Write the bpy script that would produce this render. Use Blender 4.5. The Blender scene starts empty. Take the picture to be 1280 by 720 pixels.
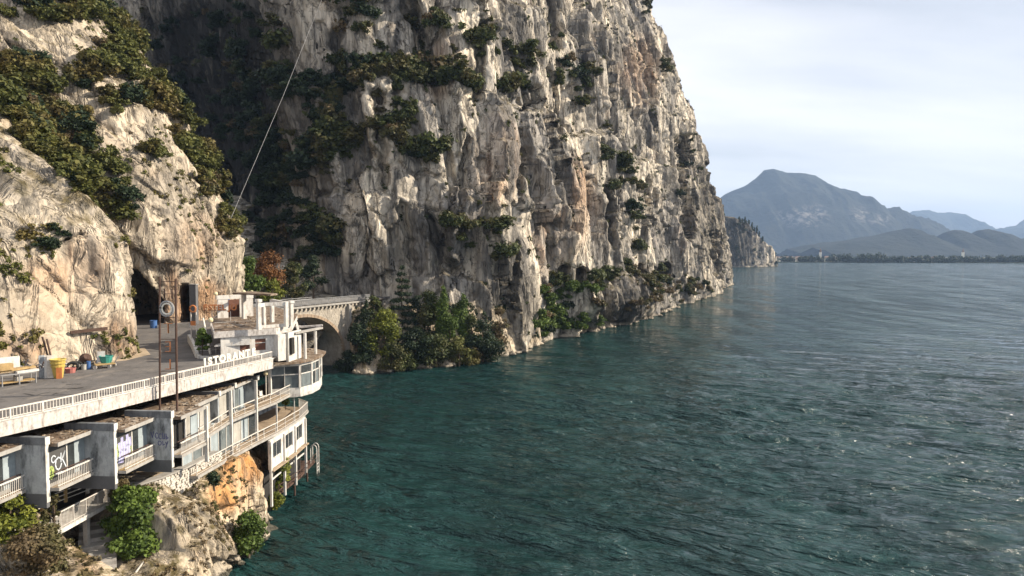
import bpy, math, random
import numpy as np
from mathutils import Vector, Matrix, Quaternion
random.seed(7)
SC = bpy.context.scene
COL = SC.collection
R = math.radians

# ------------------------------------------------------------------ camera
CAM_H = 25.0
PITCH = math.atan(44 / 853.0)
cd = bpy.data.cameras.new('camera')
cd.lens = 24.0
cd.sensor_width = 36.0
cd.clip_start = 0.5
cd.clip_end = 40000
cam = bpy.data.objects.new('camera', cd)
COL.objects.link(cam)
cam.location = (0, 0, CAM_H)
cam.rotation_euler = (R(90) - PITCH, 0, 0)
SC.camera = cam

# ------------------------------------------------------------------ sky, sun, exposure
SUN_AZ = R(80)
SUN_EL = R(30)
TO_SUN = Vector((math.sin(SUN_AZ) * math.cos(SUN_EL), math.cos(SUN_AZ) * math.cos(SUN_EL), math.sin(SUN_EL)))
world = bpy.data.worlds.new('World')
SC.world = world
world.use_nodes = True
nt = world.node_tree
nt.nodes.clear()
W = nt.nodes.new
out = W('ShaderNodeOutputWorld')
bg = W('ShaderNodeBackground')
bg.inputs['Strength'].default_value = 0.05
sky = W('ShaderNodeTexSky')
sky.sky_type = 'NISHITA'
sky.sun_disc = False
sky.sun_elevation = SUN_EL
sky.sun_rotation = SUN_AZ
sky.altitude = 70
sky.air_density = 1.0
sky.dust_density = 1.6
sky.ozone_density = 1.2
tc = W('ShaderNodeTexCoord')
sep = W('ShaderNodeSeparateXYZ')
nt.links.new(tc.outputs['Generated'], sep.inputs[0])
addz = W('ShaderNodeMath'); addz.operation = 'ADD'; addz.inputs[1].default_value = 0.22
mx = W('ShaderNodeMath'); mx.operation = 'MAXIMUM'; mx.inputs[1].default_value = 0.0
nt.links.new(sep.outputs['Z'], mx.inputs[0]); nt.links.new(mx.outputs[0], addz.inputs[0])
dx = W('ShaderNodeMath'); dx.operation = 'DIVIDE'
dy = W('ShaderNodeMath'); dy.operation = 'DIVIDE'
nt.links.new(sep.outputs['X'], dx.inputs[0]); nt.links.new(addz.outputs[0], dx.inputs[1])
nt.links.new(sep.outputs['Y'], dy.inputs[0]); nt.links.new(addz.outputs[0], dy.inputs[1])
cmb = W('ShaderNodeCombineXYZ')
nt.links.new(dx.outputs[0], cmb.inputs[0]); nt.links.new(dy.outputs[0], cmb.inputs[1])
mp = W('ShaderNodeMapping'); mp.inputs['Rotation'].default_value = (0, 0, R(25)); mp.inputs['Scale'].default_value = (0.55, 1.5, 1)
mp.inputs['Location'].default_value = (3.1, 1.7, 0)
nt.links.new(cmb.outputs[0], mp.inputs[0])
cn = W('ShaderNodeTexNoise'); cn.inputs['Scale'].default_value = 0.9; cn.inputs['Detail'].default_value = 8; cn.inputs['Roughness'].default_value = 0.52
nt.links.new(mp.outputs[0], cn.inputs['Vector'])
cr = W('ShaderNodeMapRange'); cr.inputs['From Min'].default_value = 0.34; cr.inputs['From Max'].default_value = 0.60
cr.inputs['To Min'].default_value = 0.50; cr.inputs['To Max'].default_value = 0.97
nt.links.new(cn.outputs['Fac'], cr.inputs[0])
cmix = W('ShaderNodeMix'); cmix.data_type = 'RGBA'
cmix.inputs[7].default_value = (12.6, 12.6, 13.1, 1)
nt.links.new(cr.outputs[0], cmix.inputs[0])
nt.links.new(sky.outputs[0], cmix.inputs[6])
nt.links.new(cmix.outputs[2], bg.inputs['Color'])
nt.links.new(bg.outputs[0], out.inputs['Surface'])

sl = bpy.data.lights.new('sun', 'SUN')
sl.energy = 5.0
sl.angle = R(0.6)
sl.color = (1.0, 0.885, 0.72)
sun = bpy.data.objects.new('sun', sl)
COL.objects.link(sun)
sun.rotation_euler = TO_SUN.to_track_quat('Z', 'Y').to_euler()
sun.location = (60, 20, 120)

SC.view_settings.view_transform = 'Standard'
SC.view_settings.look = 'None'
SC.view_settings.exposure = 0.92
SC.view_settings.gamma = 1.0
SC.view_settings.use_curve_mapping = False
SC.render.engine = 'CYCLES'
SC.cycles.use_denoising = True
SC.cycles.max_bounces = 5
SC.cycles.diffuse_bounces = 2
SC.cycles.glossy_bounces = 2
SC.cycles.transmission_bounces = 2
SC.cycles.volume_bounces = 0
SC.cycles.caustics_reflective = False
SC.cycles.caustics_refractive = False

# ------------------------------------------------------------------ noise (numpy)
_perm = {}
def _tab(seed):
    if seed not in _perm:
        r = np.random.RandomState(seed)
        g = r.normal(size=(256, 3)); g /= np.linalg.norm(g, axis=1)[:, None]
        _perm[seed] = (r.permutation(256), g)
    return _perm[seed]
def perlin(x, y, z, seed=0):
    pm, g = _tab(seed)
    xi = np.floor(x).astype(np.int64); yi = np.floor(y).astype(np.int64); zi = np.floor(z).astype(np.int64)
    xf = x - xi; yf = y - yi; zf = z - zi
    u = xf**3*(xf*(xf*6-15)+10); v = yf**3*(yf*(yf*6-15)+10); w = zf**3*(zf*(zf*6-15)+10)
    res = 0
    for i in (0, 1):
        for j in (0, 1):
            for k in (0, 1):
                h = pm[(pm[(pm[(xi+i) & 255] + yi + j) & 255] + zi + k) & 255]
                gr = g[h]
                d = gr[..., 0]*(xf-i) + gr[..., 1]*(yf-j) + gr[..., 2]*(zf-k)
                res = res + d * (u if i else 1-u) * (v if j else 1-v) * (w if k else 1-w)
    return res * 1.5
def fbm(x, y, z, octv=4, seed=0, gain=0.5):
    s = 0; a = 1; f = 1
    for o in range(octv):
        s = s + a*perlin(x*f, y*f, z*f, seed+o); a *= gain; f *= 2.03
    return s
def ridged(x, y, z, octv=4, seed=0, gain=0.5):
    s = 0; a = 1; f = 1
    for o in range(octv):
        s = s + a*(1-2*np.abs(perlin(x*f, y*f, z*f, seed+o))); a *= gain; f *= 2.07
    return s
def facet(u, v, seed=0, su=0.75, sv=0.35, st=0.22):
    """broken rock: jittered blocks, each a tilted plane with its own setback (all in cell units). returns height, joint distance"""
    r = np.random.RandomState(seed)
    J = 0.15+0.7*r.rand(64, 64, 2); H = (r.rand(64, 64)*2-1)*st; G = (r.rand(64, 64, 2)*2-1)*np.array([su, sv])
    ui = np.floor(u).astype(np.int64); vi = np.floor(v).astype(np.int64)
    best = np.full(u.shape, 1e9); sec = np.full(u.shape, 1e9); val = np.zeros(u.shape)
    for i in (-1, 0, 1):
        for j in (-1, 0, 1):
            a = (ui+i) & 63; b = (vi+j) & 63
            du = u-(ui+i+J[a, b, 0]); dv = v-(vi+j+J[a, b, 1])
            d = np.maximum(np.abs(du), np.abs(dv))+0.25*(np.abs(du)+np.abs(dv))
            h = H[a, b]+G[a, b, 0]*du+G[a, b, 1]*dv
            nb = d < best
            sec = np.where(nb, best, np.minimum(sec, d))
            val = np.where(nb, h, val); best = np.where(nb, d, best)
    return val, sec-best

# ------------------------------------------------------------------ projection helpers (only to read places off the photo)
_c, _s = math.cos(PITCH), math.sin(PITCH)
def proj(P):
    P = np.asarray(P, float)
    x = P[..., 0]; y = P[..., 1]; z = P[..., 2]-CAM_H
    dep = y*_c - z*_s; up = y*_s + z*_c
    dep = np.where(dep < 0.1, 0.1, dep)
    return 640+853.33*x/dep, 360-853.33*up/dep
def _ray(x, y):
    a = (x-640)/853.33; b = -(y-360)/853.33
    return a, _c+b*_s, -_s+b*_c
def at_z(x, y, z):
    d = _ray(x, y); t = (z-CAM_H)/d[2]
    return Vector((d[0]*t, d[1]*t, z))
def at_y(x, y, Y):
    d = _ray(x, y); t = Y/d[1]
    return Vector((d[0]*t, Y, CAM_H+d[2]*t))

# ------------------------------------------------------------------ object helpers
def tag(o, label=None, cat=None, group=None, kind=None):
    if label: o['label'] = label
    if cat: o['category'] = cat
    if group: o['group'] = group
    if kind: o['kind'] = kind
    return o
def link(name, me, mat=None, parent=None):
    o = bpy.data.objects.new(name, me)
    COL.objects.link(o)
    if mat is not None and me is not None and not me.materials:
        me.materials.append(mat)
    if parent is not None:
        o.parent = parent
        q = parent; T = Vector((0, 0, 0))
        while q is not None:
            T = T + q.location; q = q.parent
        # parts are modelled in world coordinates
        o.location = -T if o.location.length == 0 else o.location
    return o
def thing(name, loc, label, cat, group=None, rz=0):
    o = bpy.data.objects.new(name, None)
    o.empty_display_size = 0.3
    COL.objects.link(o)
    o.location = loc
    tag(o, label, cat, group)
    return o
def np_mesh(name, V, F, smooth=False):
    """V (n,3), F (m,4) or (m,3) arrays"""
    me = bpy.data.meshes.new(name)
    V = np.asarray(V, np.float32); F = np.asarray(F, np.int32)
    k = F.shape[1]
    me.vertices.add(len(V)); me.vertices.foreach_set('co', V.ravel())
    me.loops.add(F.size); me.loops.foreach_set('vertex_index', F.ravel())
    me.polygons.add(len(F))
    me.polygons.foreach_set('loop_start', np.arange(0, F.size, k, dtype=np.int32))
    me.polygons.foreach_set('loop_total', np.full(len(F), k, np.int32))
    me.update(calc_edges=True)
    me.validate()
    if smooth:
        me.polygons.foreach_set('use_smooth', np.ones(len(me.polygons), bool))
    return me
def grid_faces(n, m):
    i = np.arange(n-1)[:, None]; j = np.arange(m-1)[None, :]
    a = i*m+j
    return np.stack([a, a+m, a+m+1, a+1], -1).reshape(-1, 4)
def add_attr(me, name, arr):
    at = me.attributes.new(name, 'FLOAT', 'POINT')
    at.data.foreach_set('value', np.asarray(arr, np.float32))

class MB:
    def __init__(self): self.v = []; self.f = []
    def add(self, vs, fs):
        b = len(self.v); self.v += [tuple(p) for p in vs]; self.f += [tuple(b+i for i in q) for q in fs]; return self
    def box(self, c, size, ux=(1, 0, 0), uz=(0, 0, 1)):
        ux = Vector(ux).normalized(); uz = Vector(uz).normalized(); uy = uz.cross(ux).normalized(); uz = ux.cross(uy)
        c = Vector(c); a, b, d = [s*0.5 for s in size]
        vs = [c+ux*(sx*a)+uy*(sy*b)+uz*(sz*d) for sz in (-1, 1) for sy in (-1, 1) for sx in (-1, 1)]
        return self.add(vs, [(0, 2, 3, 1), (4, 5, 7, 6), (0, 1, 5, 4), (2, 6, 7, 3), (0, 4, 6, 2), (1, 3, 7, 5)])
    def bar(self, a, b, w, h):
        a = Vector(a); b = Vector(b); d = b-a
        up = Vector((0, 0, 1))
        if abs(d.normalized().z) > 0.98: up = Vector((0, 1, 0))
        uy = up.cross(d).normalized(); uz = d.normalized().cross(uy)
        return self.box((a+b)*0.5, (d.length, w, h), d, uz)
    def prism(self, poly, z0, z1):
        n = len(poly)
        ar = sum(poly[i][0]*poly[(i+1) % n][1]-poly[(i+1) % n][0]*poly[i][1] for i in range(n))
        if ar < 0: poly = poly[::-1]
        vs = [(p[0], p[1], z0) for p in poly]+[(p[0], p[1], z1) for p in poly]
        fs = [tuple(range(n))[::-1], tuple(range(n, 2*n))]+[(i, (i+1) % n, n+(i+1) % n, n+i) for i in range(n)]
        return self.add(vs, fs)
    def tube(self, pts, r, n=6, cap=True):
        pts = [Vector(p) for p in pts]
        if not isinstance(r, (list, tuple)): r = [r]*len(pts)
        vs = []; fs = []
        for i, p in enumerate(pts):
            d = (pts[min(i+1, len(pts)-1)]-pts[max(i-1, 0)]).normalized()
            a = d.cross(Vector((0, 0, 1)))
            if a.length < 0.05: a = d.cross(Vector((1, 0, 0)))
            a.normalize(); b = d.cross(a)
            for k in range(n):
                t = 2*math.pi*k/n
                vs.append(p+(a*math.cos(t)+b*math.sin(t))*r[i])
        for i in range(len(pts)-1):
            for k in range(n):
                fs.append((i*n+k, i*n+(k+1) % n, (i+1)*n+(k+1) % n, (i+1)*n+k))
        if cap:
            fs.append(tuple(range(n))); fs.append(tuple(range((len(pts)-1)*n, len(pts)*n))[::-1])
        return self.add(vs, fs)
    def lathe(self, c, prof, n=14):
        c = Vector(c); vs = []; fs = []
        for (r, z) in prof:
            for k in range(n):
                t = 2*math.pi*k/n; vs.append(c+Vector((r*math.cos(t), r*math.sin(t), z)))
        for i in range(len(prof)-1):
            for k in range(n):
                fs.append((i*n+k, i*n+(k+1) % n, (i+1)*n+(k+1) % n, (i+1)*n+k))
        fs.append(tuple(range(n))[::-1]); fs.append(tuple(range((len(prof)-1)*n, len(prof)*n)))
        return self.add(vs, fs)
    def mesh(self, name):
        me = bpy.data.meshes.new(name)
        me.from_pydata(self.v, [], self.f); me.update()
        return me
    def build(self, name, mat, parent=None, bevel=0):
        o = link(name, self.mesh(name), mat, parent)
        if bevel:
            m = o.modifiers.new('bevel', 'BEVEL'); m.width = bevel; m.segments = 1; m.limit_method = 'ANGLE'
        return o
def copies(name, src, places, parent, mat=None):
    """alike pieces sharing one mesh; src is a mesh about the origin, places a list of (location, rotz)"""
    T = Vector((0, 0, 0)); q = parent
    while q is not None: T = T+q.location; q = q.parent
    for (p, rz) in places:
        o = bpy.data.objects.new(name, src); COL.objects.link(o)
        if mat is not None and not src.materials: src.materials.append(mat)
        o.parent = parent; o.location = Vector(p)-T; o.rotation_euler = (0, 0, rz)

# ------------------------------------------------------------------ materials
class NT:
    def __init__(self, name):
        self.m = bpy.data.materials.new(name); self.m.use_nodes = True
        self.t = self.m.node_tree; self.t.nodes.clear()
        self.out = self.n('ShaderNodeOutputMaterial')
        self.b = self.n('ShaderNodeBsdfPrincipled')
        self.l(self.b.outputs[0], self.out.inputs['Surface'])
    def n(self, t, **kw):
        x = self.t.nodes.new(t)
        for k, v in kw.items(): setattr(x, k, v)
        return x
    def l(self, a, b): self.t.links.new(a, b)
    def pos(self, scale=(1, 1, 1), obj=False, rot=(0, 0, 0), loc=(0, 0, 0)):
        if obj: s = self.n('ShaderNodeTexCoord').outputs['Object']
        else: s = self.n('ShaderNodeNewGeometry').outputs['Position']
        m = self.n('ShaderNodeMapping'); m.inputs['Scale'].default_value = scale; m.inputs['Rotation'].default_value = rot
        m.inputs['Location'].default_value = loc
        self.l(s, m.inputs[0]); return m.outputs[0]
    def noise(self, vec, scale, detail=5, rough=0.55, dist=0.0):
        x = self.n('ShaderNodeTexNoise'); x.inputs['Scale'].default_value = scale; x.inputs['Detail'].default_value = detail
        x.inputs['Roughness'].default_value = rough; x.inputs['Distortion'].default_value = dist
        self.l(vec, x.inputs['Vector']); return x.outputs['Fac']
    def rng(self, v, a, b, c=0.0, d=1.0):
        x = self.n('ShaderNodeMapRange'); x.inputs['From Min'].default_value = a; x.inputs['From Max'].default_value = b
        x.inputs['To Min'].default_value = c; x.inputs['To Max'].default_value = d
        self.l(v, x.inputs[0]); return x.outputs[0]
    def math(self, op, a, b=None):
        x = self.n('ShaderNodeMath', operation=op)
        for i, s in enumerate((a, b)):
            if s is None: continue
            if isinstance(s, (int, float)): x.inputs[i].default_value = s
            else: self.l(s, x.inputs[i])
        return x.outputs[0]
    def mix(self, f, a, b, mode='MIX'):
        x = self.n('ShaderNodeMix', data_type='RGBA', blend_type=mode)
        for i, s in ((0, f), (6, a), (7, b)):
            if isinstance(s, (int, float)): x.inputs[i].default_value = s
            elif isinstance(s, tuple): x.inputs[i].default_value = (*s, 1) if len(s) == 3 else s
            else: self.l(s, x.inputs[i])
        return x.outputs[2]
    def attr(self, name):
        x = self.n('ShaderNodeAttribute', attribute_name=name); return x.outputs['Fac']
    def bump(self, h, dist, strength=1.0, prev=None):
        x = self.n('ShaderNodeBump'); x.inputs['Distance'].default_value = dist; x.inputs['Strength'].default_value = strength
        self.l(h, x.inputs['Height'])
        if prev is not None: self.l(prev, x.inputs['Normal'])
        return x.outputs[0]
    def done(self, col=None, rough=0.8, nrm=None, spec=0.3, metal=0.0):
        if col is not None:
            if isinstance(col, tuple): self.b.inputs['Base Color'].default_value = (*col, 1)
            else: self.l(col, self.b.inputs['Base Color'])
        if isinstance(rough, (int, float)): self.b.inputs['Roughness'].default_value = rough
        else: self.l(rough, self.b.inputs['Roughness'])
        self.b.inputs['Specular IOR Level'].default_value = spec
        self.b.inputs['Metallic'].default_value = metal
        if nrm is not None: self.l(nrm, self.b.inputs['Normal'])
        return self.m

def rock_mat(name, pale, grey, dark, orange=(0.42, 0.20, 0.075), sc=1.0, scrub=0.5, weather=0.85):
    k = NT(name)
    p = k.pos((1, 1, 0.38)); ps = k.pos((1, 1, 0.10)); pf = k.pos((1, 1, 0.7))
    big = k.noise(p, 0.055*sc, 6, 0.6, 0.6)
    c = k.mix(k.rng(big, 0.40, 0.55), grey, pale)
    mid = k.noise(p, 0.30*sc, 7, 0.65, 0.4)
    c = k.mix(k.rng(mid, 0.54, 0.68, 0, 0.5), c, tuple(x*0.6 for x in grey))
    st = k.noise(ps, 0.42*sc, 6, 0.62, 0.3)
    c = k.mix(k.rng(st, 0.53, 0.66, 0, 0.9), c, dark)
    # warm rusty stains
    og = k.noise(p, 0.12*sc, 6, 0.6, 0.5)
    ogf = k.math('MULTIPLY', k.rng(og, 0.56, 0.74, 0, 0.35), k.rng(mid, 0.3, 0.6))
    c = k.mix(ogf, c, tuple(a*0.8 for a in orange))
    at = k.attr('orange')
    c = k.mix(k.math('MULTIPLY', at, k.rng(og, 0.30, 0.55)), c, orange)
    fine = k.noise(pf, 1.7*sc, 9, 0.7)
    fis = k.math('ABSOLUTE', k.math('SUBTRACT', k.noise(k.pos((1, 1, 0.22)), 0.30*sc, 5, 0.6, 0.5), 0.5))
    fis2 = k.math('ABSOLUTE', k.math('SUBTRACT', k.noise(k.pos((1, 1, 0.9), rot=(0.5, 0.35, 0)), 0.22*sc, 4, 0.55, 0.4), 0.5))
    crack = k.math('MAXIMUM', k.rng(fis, 0.0, 0.030, 1, 0), k.rng(fis2, 0.0, 0.016, 1, 0))
    c = k.mix(k.math('MULTIPLY', crack, k.rng(mid, 0.35, 0.6, 0.15, 0.85)), c, tuple(x*0.8 for x in dark))
    # broad vertical weathering
    wth = k.noise(k.pos((1, 1, 0.16), loc=(40, 10, 5)), 0.11*sc, 6, 0.62, 0.4)
    c = k.mix(k.rng(wth, 0.48, 0.60, 0, weather), c, k.mix(fine, (0.07, 0.066, 0.062), (0.20, 0.187, 0.172)))
    c = k.mix(k.math('MULTIPLY', k.attr('grey'), k.rng(st, 0.15, 0.42, 0.35, 1)), c, tuple(x*0.08 for x in grey))  # grey rock tint; over the ravine it also paints shade into the colour
    # lichen, moss and dry grass where the rock lies back
    geo = k.n('ShaderNodeNewGeometry'); sp = k.n('ShaderNodeSeparateXYZ'); k.l(geo.outputs['Normal'], sp.inputs[0])
    up = k.rng(sp.outputs['Z'], 0.30, 0.75)
    mn = k.rng(k.noise(p, 0.5*sc, 6, 0.65), 0.42, 0.62)
    c = k.mix(k.math('MULTIPLY', k.math('MULTIPLY', up, mn), scrub*1.6), c, k.mix(mid, (0.075, 0.070, 0.028), (0.14, 0.10, 0.05)))
    # bleached band washed by the lake
    spz = k.n('ShaderNodeSeparateXYZ'); k.l(geo.outputs['Position'], spz.inputs[0])
    c = k.mix(k.rng(spz.outputs['Z'], 1.3, 0.7, 0, 0.8), c, (0.44, 0.38, 0.30))
    c = k.mix(k.rng(k.math('ADD', spz.outputs['Z'], k.rng(mid, 0.3, 0.7, -0.15, 0.15)), 0.26, 0.12, 0, 0.9), c, (0.055, 0.055, 0.042))
    def planes(scale, stretch, dist, prev=None):
        v = k.pos((scale, scale, scale*stretch)); nz = k.n('ShaderNodeTexNoise'); nz.inputs['Scale'].default_value = 0.9; nz.inputs['Detail'].default_value = 3
        k.l(v, nz.inputs['Vector']); a1 = k.n('ShaderNodeVectorMath', operation='SCALE'); a1.inputs['Scale'].default_value = 0.45; k.l(nz.outputs['Color'], a1.inputs[0])
        a2 = k.n('ShaderNodeVectorMath', operation='ADD'); k.l(v, a2.inputs[0]); k.l(a1.outputs[0], a2.inputs[1])
        vo = k.n('ShaderNodeTexVoronoi'); vo.inputs['Scale'].default_value = 1.0; k.l(a2.outputs[0], vo.inputs['Vector'])
        d_ = k.n('ShaderNodeVectorMath', operation='SUBTRACT'); k.l(a2.outputs[0], d_.inputs[0]); k.l(vo.outputs['Position'], d_.inputs[1])
        q = k.n('ShaderNodeVectorMath', operation='SUBTRACT'); k.l(vo.outputs['Color'], q.inputs[0]); q.inputs[1].default_value = (0.5, 0.5, 0.5)
        dt = k.n('ShaderNodeVectorMath', operation='DOT_PRODUCT'); k.l(d_.outputs[0], dt.inputs[0]); k.l(q.outputs[0], dt.inputs[1])
        return k.bump(dt.outputs['Value'], dist/scale, 1.0, prev)
    n1 = planes(0.26*sc, 0.40, 1.5)
    n1 = planes(0.8*sc, 0.5, 0.85, n1)
    n2 = k.bump(fine, 0.28/sc, 0.9, n1)
    n2 = k.bump(k.rng(fis, 0.0, 0.05), 0.35/sc, 0.8, n2)
    return k.done(c, 0.92, n2, 0.15)

def simple(name, col, rough=0.8, var=0.25, scale=2.0, bump=0.01, dirt=None, dirtamt=0.5, metal=0.0, spec=0.3, streak=True):
    k = NT(name)
    p = k.pos((1, 1, 1)); n1 = k.noise(p, scale, 6, 0.6)
    c = k.mix(k.rng(n1, 0.35, 0.65), tuple(x*(1-var) for x in col), col)
    if dirt:
        q = k.pos((1.0, 1.0, 0.35 if streak else 1.0)); n2 = k.noise(q, scale*1.3, 8, 0.68)
        c = k.mix(k.rng(n2, 0.48, 0.66, 0, dirtamt), c, dirt)
    f = k.noise(p, scale*7, 5, 0.6)
    c = k.mix(k.rng(f, 0.45, 0.7, 0, 0.35), c, tuple(x*0.55 for x in col))
    nb = k.bump(f, bump, 0.8)
    return k.done(c, rough, nb, spec, metal)

M = {}
M['cliff'] = rock_mat('limestone', (0.68, 0.60, 0.485), (0.32, 0.295, 0.265), (0.050, 0.046, 0.042))
M['cliff_near'] = rock_mat('limestone_near', (0.59, 0.50, 0.385), (0.42, 0.36, 0.28), (0.12, 0.105, 0.09), sc=1.3, scrub=0.6, weather=0.45)
M['shore'] = rock_mat('shore_limestone', (0.62, 0.51, 0.37), (0.42, 0.35, 0.26), (0.10, 0.09, 0.08), orange=(0.50, 0.25, 0.09), sc=2.0, scrub=0.7, weather=0.35)
M['white'] = simple('weathered_white_paint', (0.64, 0.615, 0.57), 0.75, 0.15, 2.2, 0.006, (0.24, 0.19, 0.145), 0.7)
M['fascia'] = simple('stained_white_concrete', (0.60, 0.56, 0.52), 0.9, 0.25, 3.2, 0.03, (0.20, 0.165, 0.14), 0.9)
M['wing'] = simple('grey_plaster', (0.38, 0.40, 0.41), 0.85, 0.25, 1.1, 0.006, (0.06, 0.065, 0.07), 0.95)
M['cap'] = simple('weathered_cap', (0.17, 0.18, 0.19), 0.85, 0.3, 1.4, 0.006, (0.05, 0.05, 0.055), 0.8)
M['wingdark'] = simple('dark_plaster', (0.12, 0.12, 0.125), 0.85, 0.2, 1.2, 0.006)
M['rail'] = simple('flaking_white_rail', (0.66, 0.62, 0.56), 0.6, 0.15, 3.0, 0.002, (0.25, 0.12, 0.06), 0.35)
M['rust'] = simple('rusted_steel', (0.105, 0.062, 0.045), 0.85, 0.4, 4.0, 0.004, (0.06, 0.035, 0.03), 0.6)
M['orange'] = simple('orange_sign_paint', (0.52, 0.18, 0.055), 0.6, 0.25, 3.0, 0.002, (0.35, 0.22, 0.14), 0.5)
M['roof'] = simple('debris_covered_roof', (0.17, 0.115, 0.075), 0.95, 0.5, 1.4, 0.05, (0.40, 0.35, 0.29), 0.7, streak=False)
M['debris'] = simple('loose_debris', (0.24, 0.17, 0.11), 0.95, 0.6, 2.5, 0.03, (0.48, 0.44, 0.38), 0.7, streak=False)
M['floor'] = simple('terrace_floor', (0.40, 0.31, 0.22), 0.9, 0.3, 1.1, 0.01, (0.19, 0.14, 0.10), 0.7, streak=False)
M['asphalt'] = None
M['bluepanel'] = simple('pale_blue_panel', (0.34, 0.39, 0.41), 0.5, 0.2, 0.8, 0.002, (0.15, 0.17, 0.18), 0.5)
M['curtain'] = simple('grey_curtain', (0.42, 0.40, 0.36), 0.9, 0.25, 1.4, 0.01, (0.2, 0.18, 0.15), 0.6)
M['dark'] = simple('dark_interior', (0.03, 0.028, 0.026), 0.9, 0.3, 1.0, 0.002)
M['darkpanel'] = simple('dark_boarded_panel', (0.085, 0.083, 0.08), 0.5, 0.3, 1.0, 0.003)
M['brownpane'] = simple('brown_shutter', (0.17, 0.075, 0.05), 0.7, 0.3, 1.5, 0.004)
M['stone'] = simple('pale_wall_stone', (0.62, 0.57, 0.50), 0.9, 0.3, 2.0, 0.02, (0.24, 0.21, 0.17), 0.5, streak=False)
M['mortar'] = simple('wall_mortar', (0.17, 0.15, 0.125), 0.95, 0.3, 2.0, 0.02)
M['bridge'] = simple('bridge_masonry', (0.46, 0.41, 0.34), 0.92, 0.35, 0.8, 0.06, (0.19, 0.17, 0.15), 0.75)
M['brick'] = simple('arch_brick', (0.36, 0.27, 0.19), 0.92, 0.3, 0.8, 0.04, (0.25, 0.2, 0.16), 0.6)
M['steel'] = simple('grey_steel', (0.30, 0.30, 0.30), 0.5, 0.2, 2.0, 0.002, (0.16, 0.13, 0.11), 0.4)
M['concrete'] = simple('raw_concrete', (0.38, 0.36, 0.33), 0.9, 0.25, 1.5, 0.01, (0.18, 0.16, 0.14), 0.6)
M['sandy'] = simple('trodden_earth', (0.46, 0.36, 0.25), 0.95, 0.3, 1.2, 0.05, (0.24, 0.19, 0.13), 0.6, streak=False)
M['yellow'] = simple('yellow_plastic', (0.52, 0.39, 0.10), 0.5, 0.15, 3.0, 0.002, (0.34, 0.22, 0.06), 0.4)
M['wood'] = simple('weathered_timber', (0.45, 0.31, 0.14), 0.85, 0.3, 3.0, 0.008, (0.24, 0.16, 0.08), 0.5)
M['teal'] = simple('teal_plastic', (0.05, 0.26, 0.22), 0.5, 0.2, 3.0, 0.002)
M['blue'] = simple('blue_plastic', (0.06, 0.14, 0.34), 0.5, 0.2, 3.0, 0.002)
M['red'] = simple('faded_red_plastic', (0.42, 0.16, 0.14), 0.6, 0.2, 3.0, 0.002)
M['rubber'] = simple('black_rubber', (0.025, 0.025, 0.025), 0.8, 0.2, 3.0, 0.003)
M['globe'] = simple('cream_lamp_globe', (0.66, 0.58, 0.36), 0.4, 0.1, 3.0, 0.001)
M['bark'] = simple('bark', (0.13, 0.095, 0.065), 0.95, 0.4, 3.0, 0.03)
M['lettering'] = simple('cream_letter_paint', (0.74, 0.70, 0.60), 0.6, 0.1, 3.0, 0.002)
M['tile'] = simple('terracotta_tiles', (0.21, 0.14, 0.11), 0.9, 0.3, 0.5, 0.02)
M['render'] = simple('house_render', (0.80, 0.76, 0.68), 0.9, 0.2, 0.3, 0.01)
for nm, c in (('ink_white', (0.62, 0.66, 0.70)), ('ink_lilac', (0.40, 0.39, 0.62)), ('ink_lime', (0.42, 0.52, 0.16)), ('ink_blue', (0.07, 0.07, 0.19))):
    M[nm] = simple(nm, c, 0.6, 0.15, 4.0, 0.001)
def glass(name, col, rough):
    k = NT(name); p = k.pos()
    n = k.noise(p, 1.2, 5, 0.6)
    return k.done(k.mix(k.rng(n, 0.35, 0.65), tuple(x*0.6 for x in col), col), k.rng(n, 0.3, 0.7, rough*0.6, rough*1.8), None, 0.6)
M['glass'] = glass('dusty_window_glass', (0.16, 0.185, 0.19), 0.16)
M['glassdark'] = glass('dark_window_glass', (0.045, 0.052, 0.055), 0.12)

k = NT('asphalt')
p = k.pos(); a = k.noise(p, 0.35, 6, 0.6); b = k.noise(p, 9.0, 6, 0.7)
c = k.mix(k.rng(a, 0.35, 0.65), (0.085, 0.078, 0.075), (0.135, 0.125, 0.118))
c = k.mix(k.rng(b, 0.4, 0.7, 0, 0.5), c, (0.19, 0.175, 0.16))
pt = k.pos((1, 0.35, 1), rot=(0, 0, 0.3)); t_ = k.noise(pt, 0.7, 7, 0.7)
c = k.mix(k.rng(t_, 0.54, 0.66, 0, 0.7), c, (0.22, 0.19, 0.16))
c = k.mix(k.rng(k.noise(p, 0.9, 7, 0.7), 0.55, 0.66, 0, 0.7), c, (0.05, 0.046, 0.044))
M['asphalt'] = k.done(c, 0.9, k.bump(b, 0.01, 0.7), 0.2)
M['tar'] = simple('tar_patch', (0.028, 0.026, 0.026), 0.7, 0.3, 3.0, 0.004)

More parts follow.
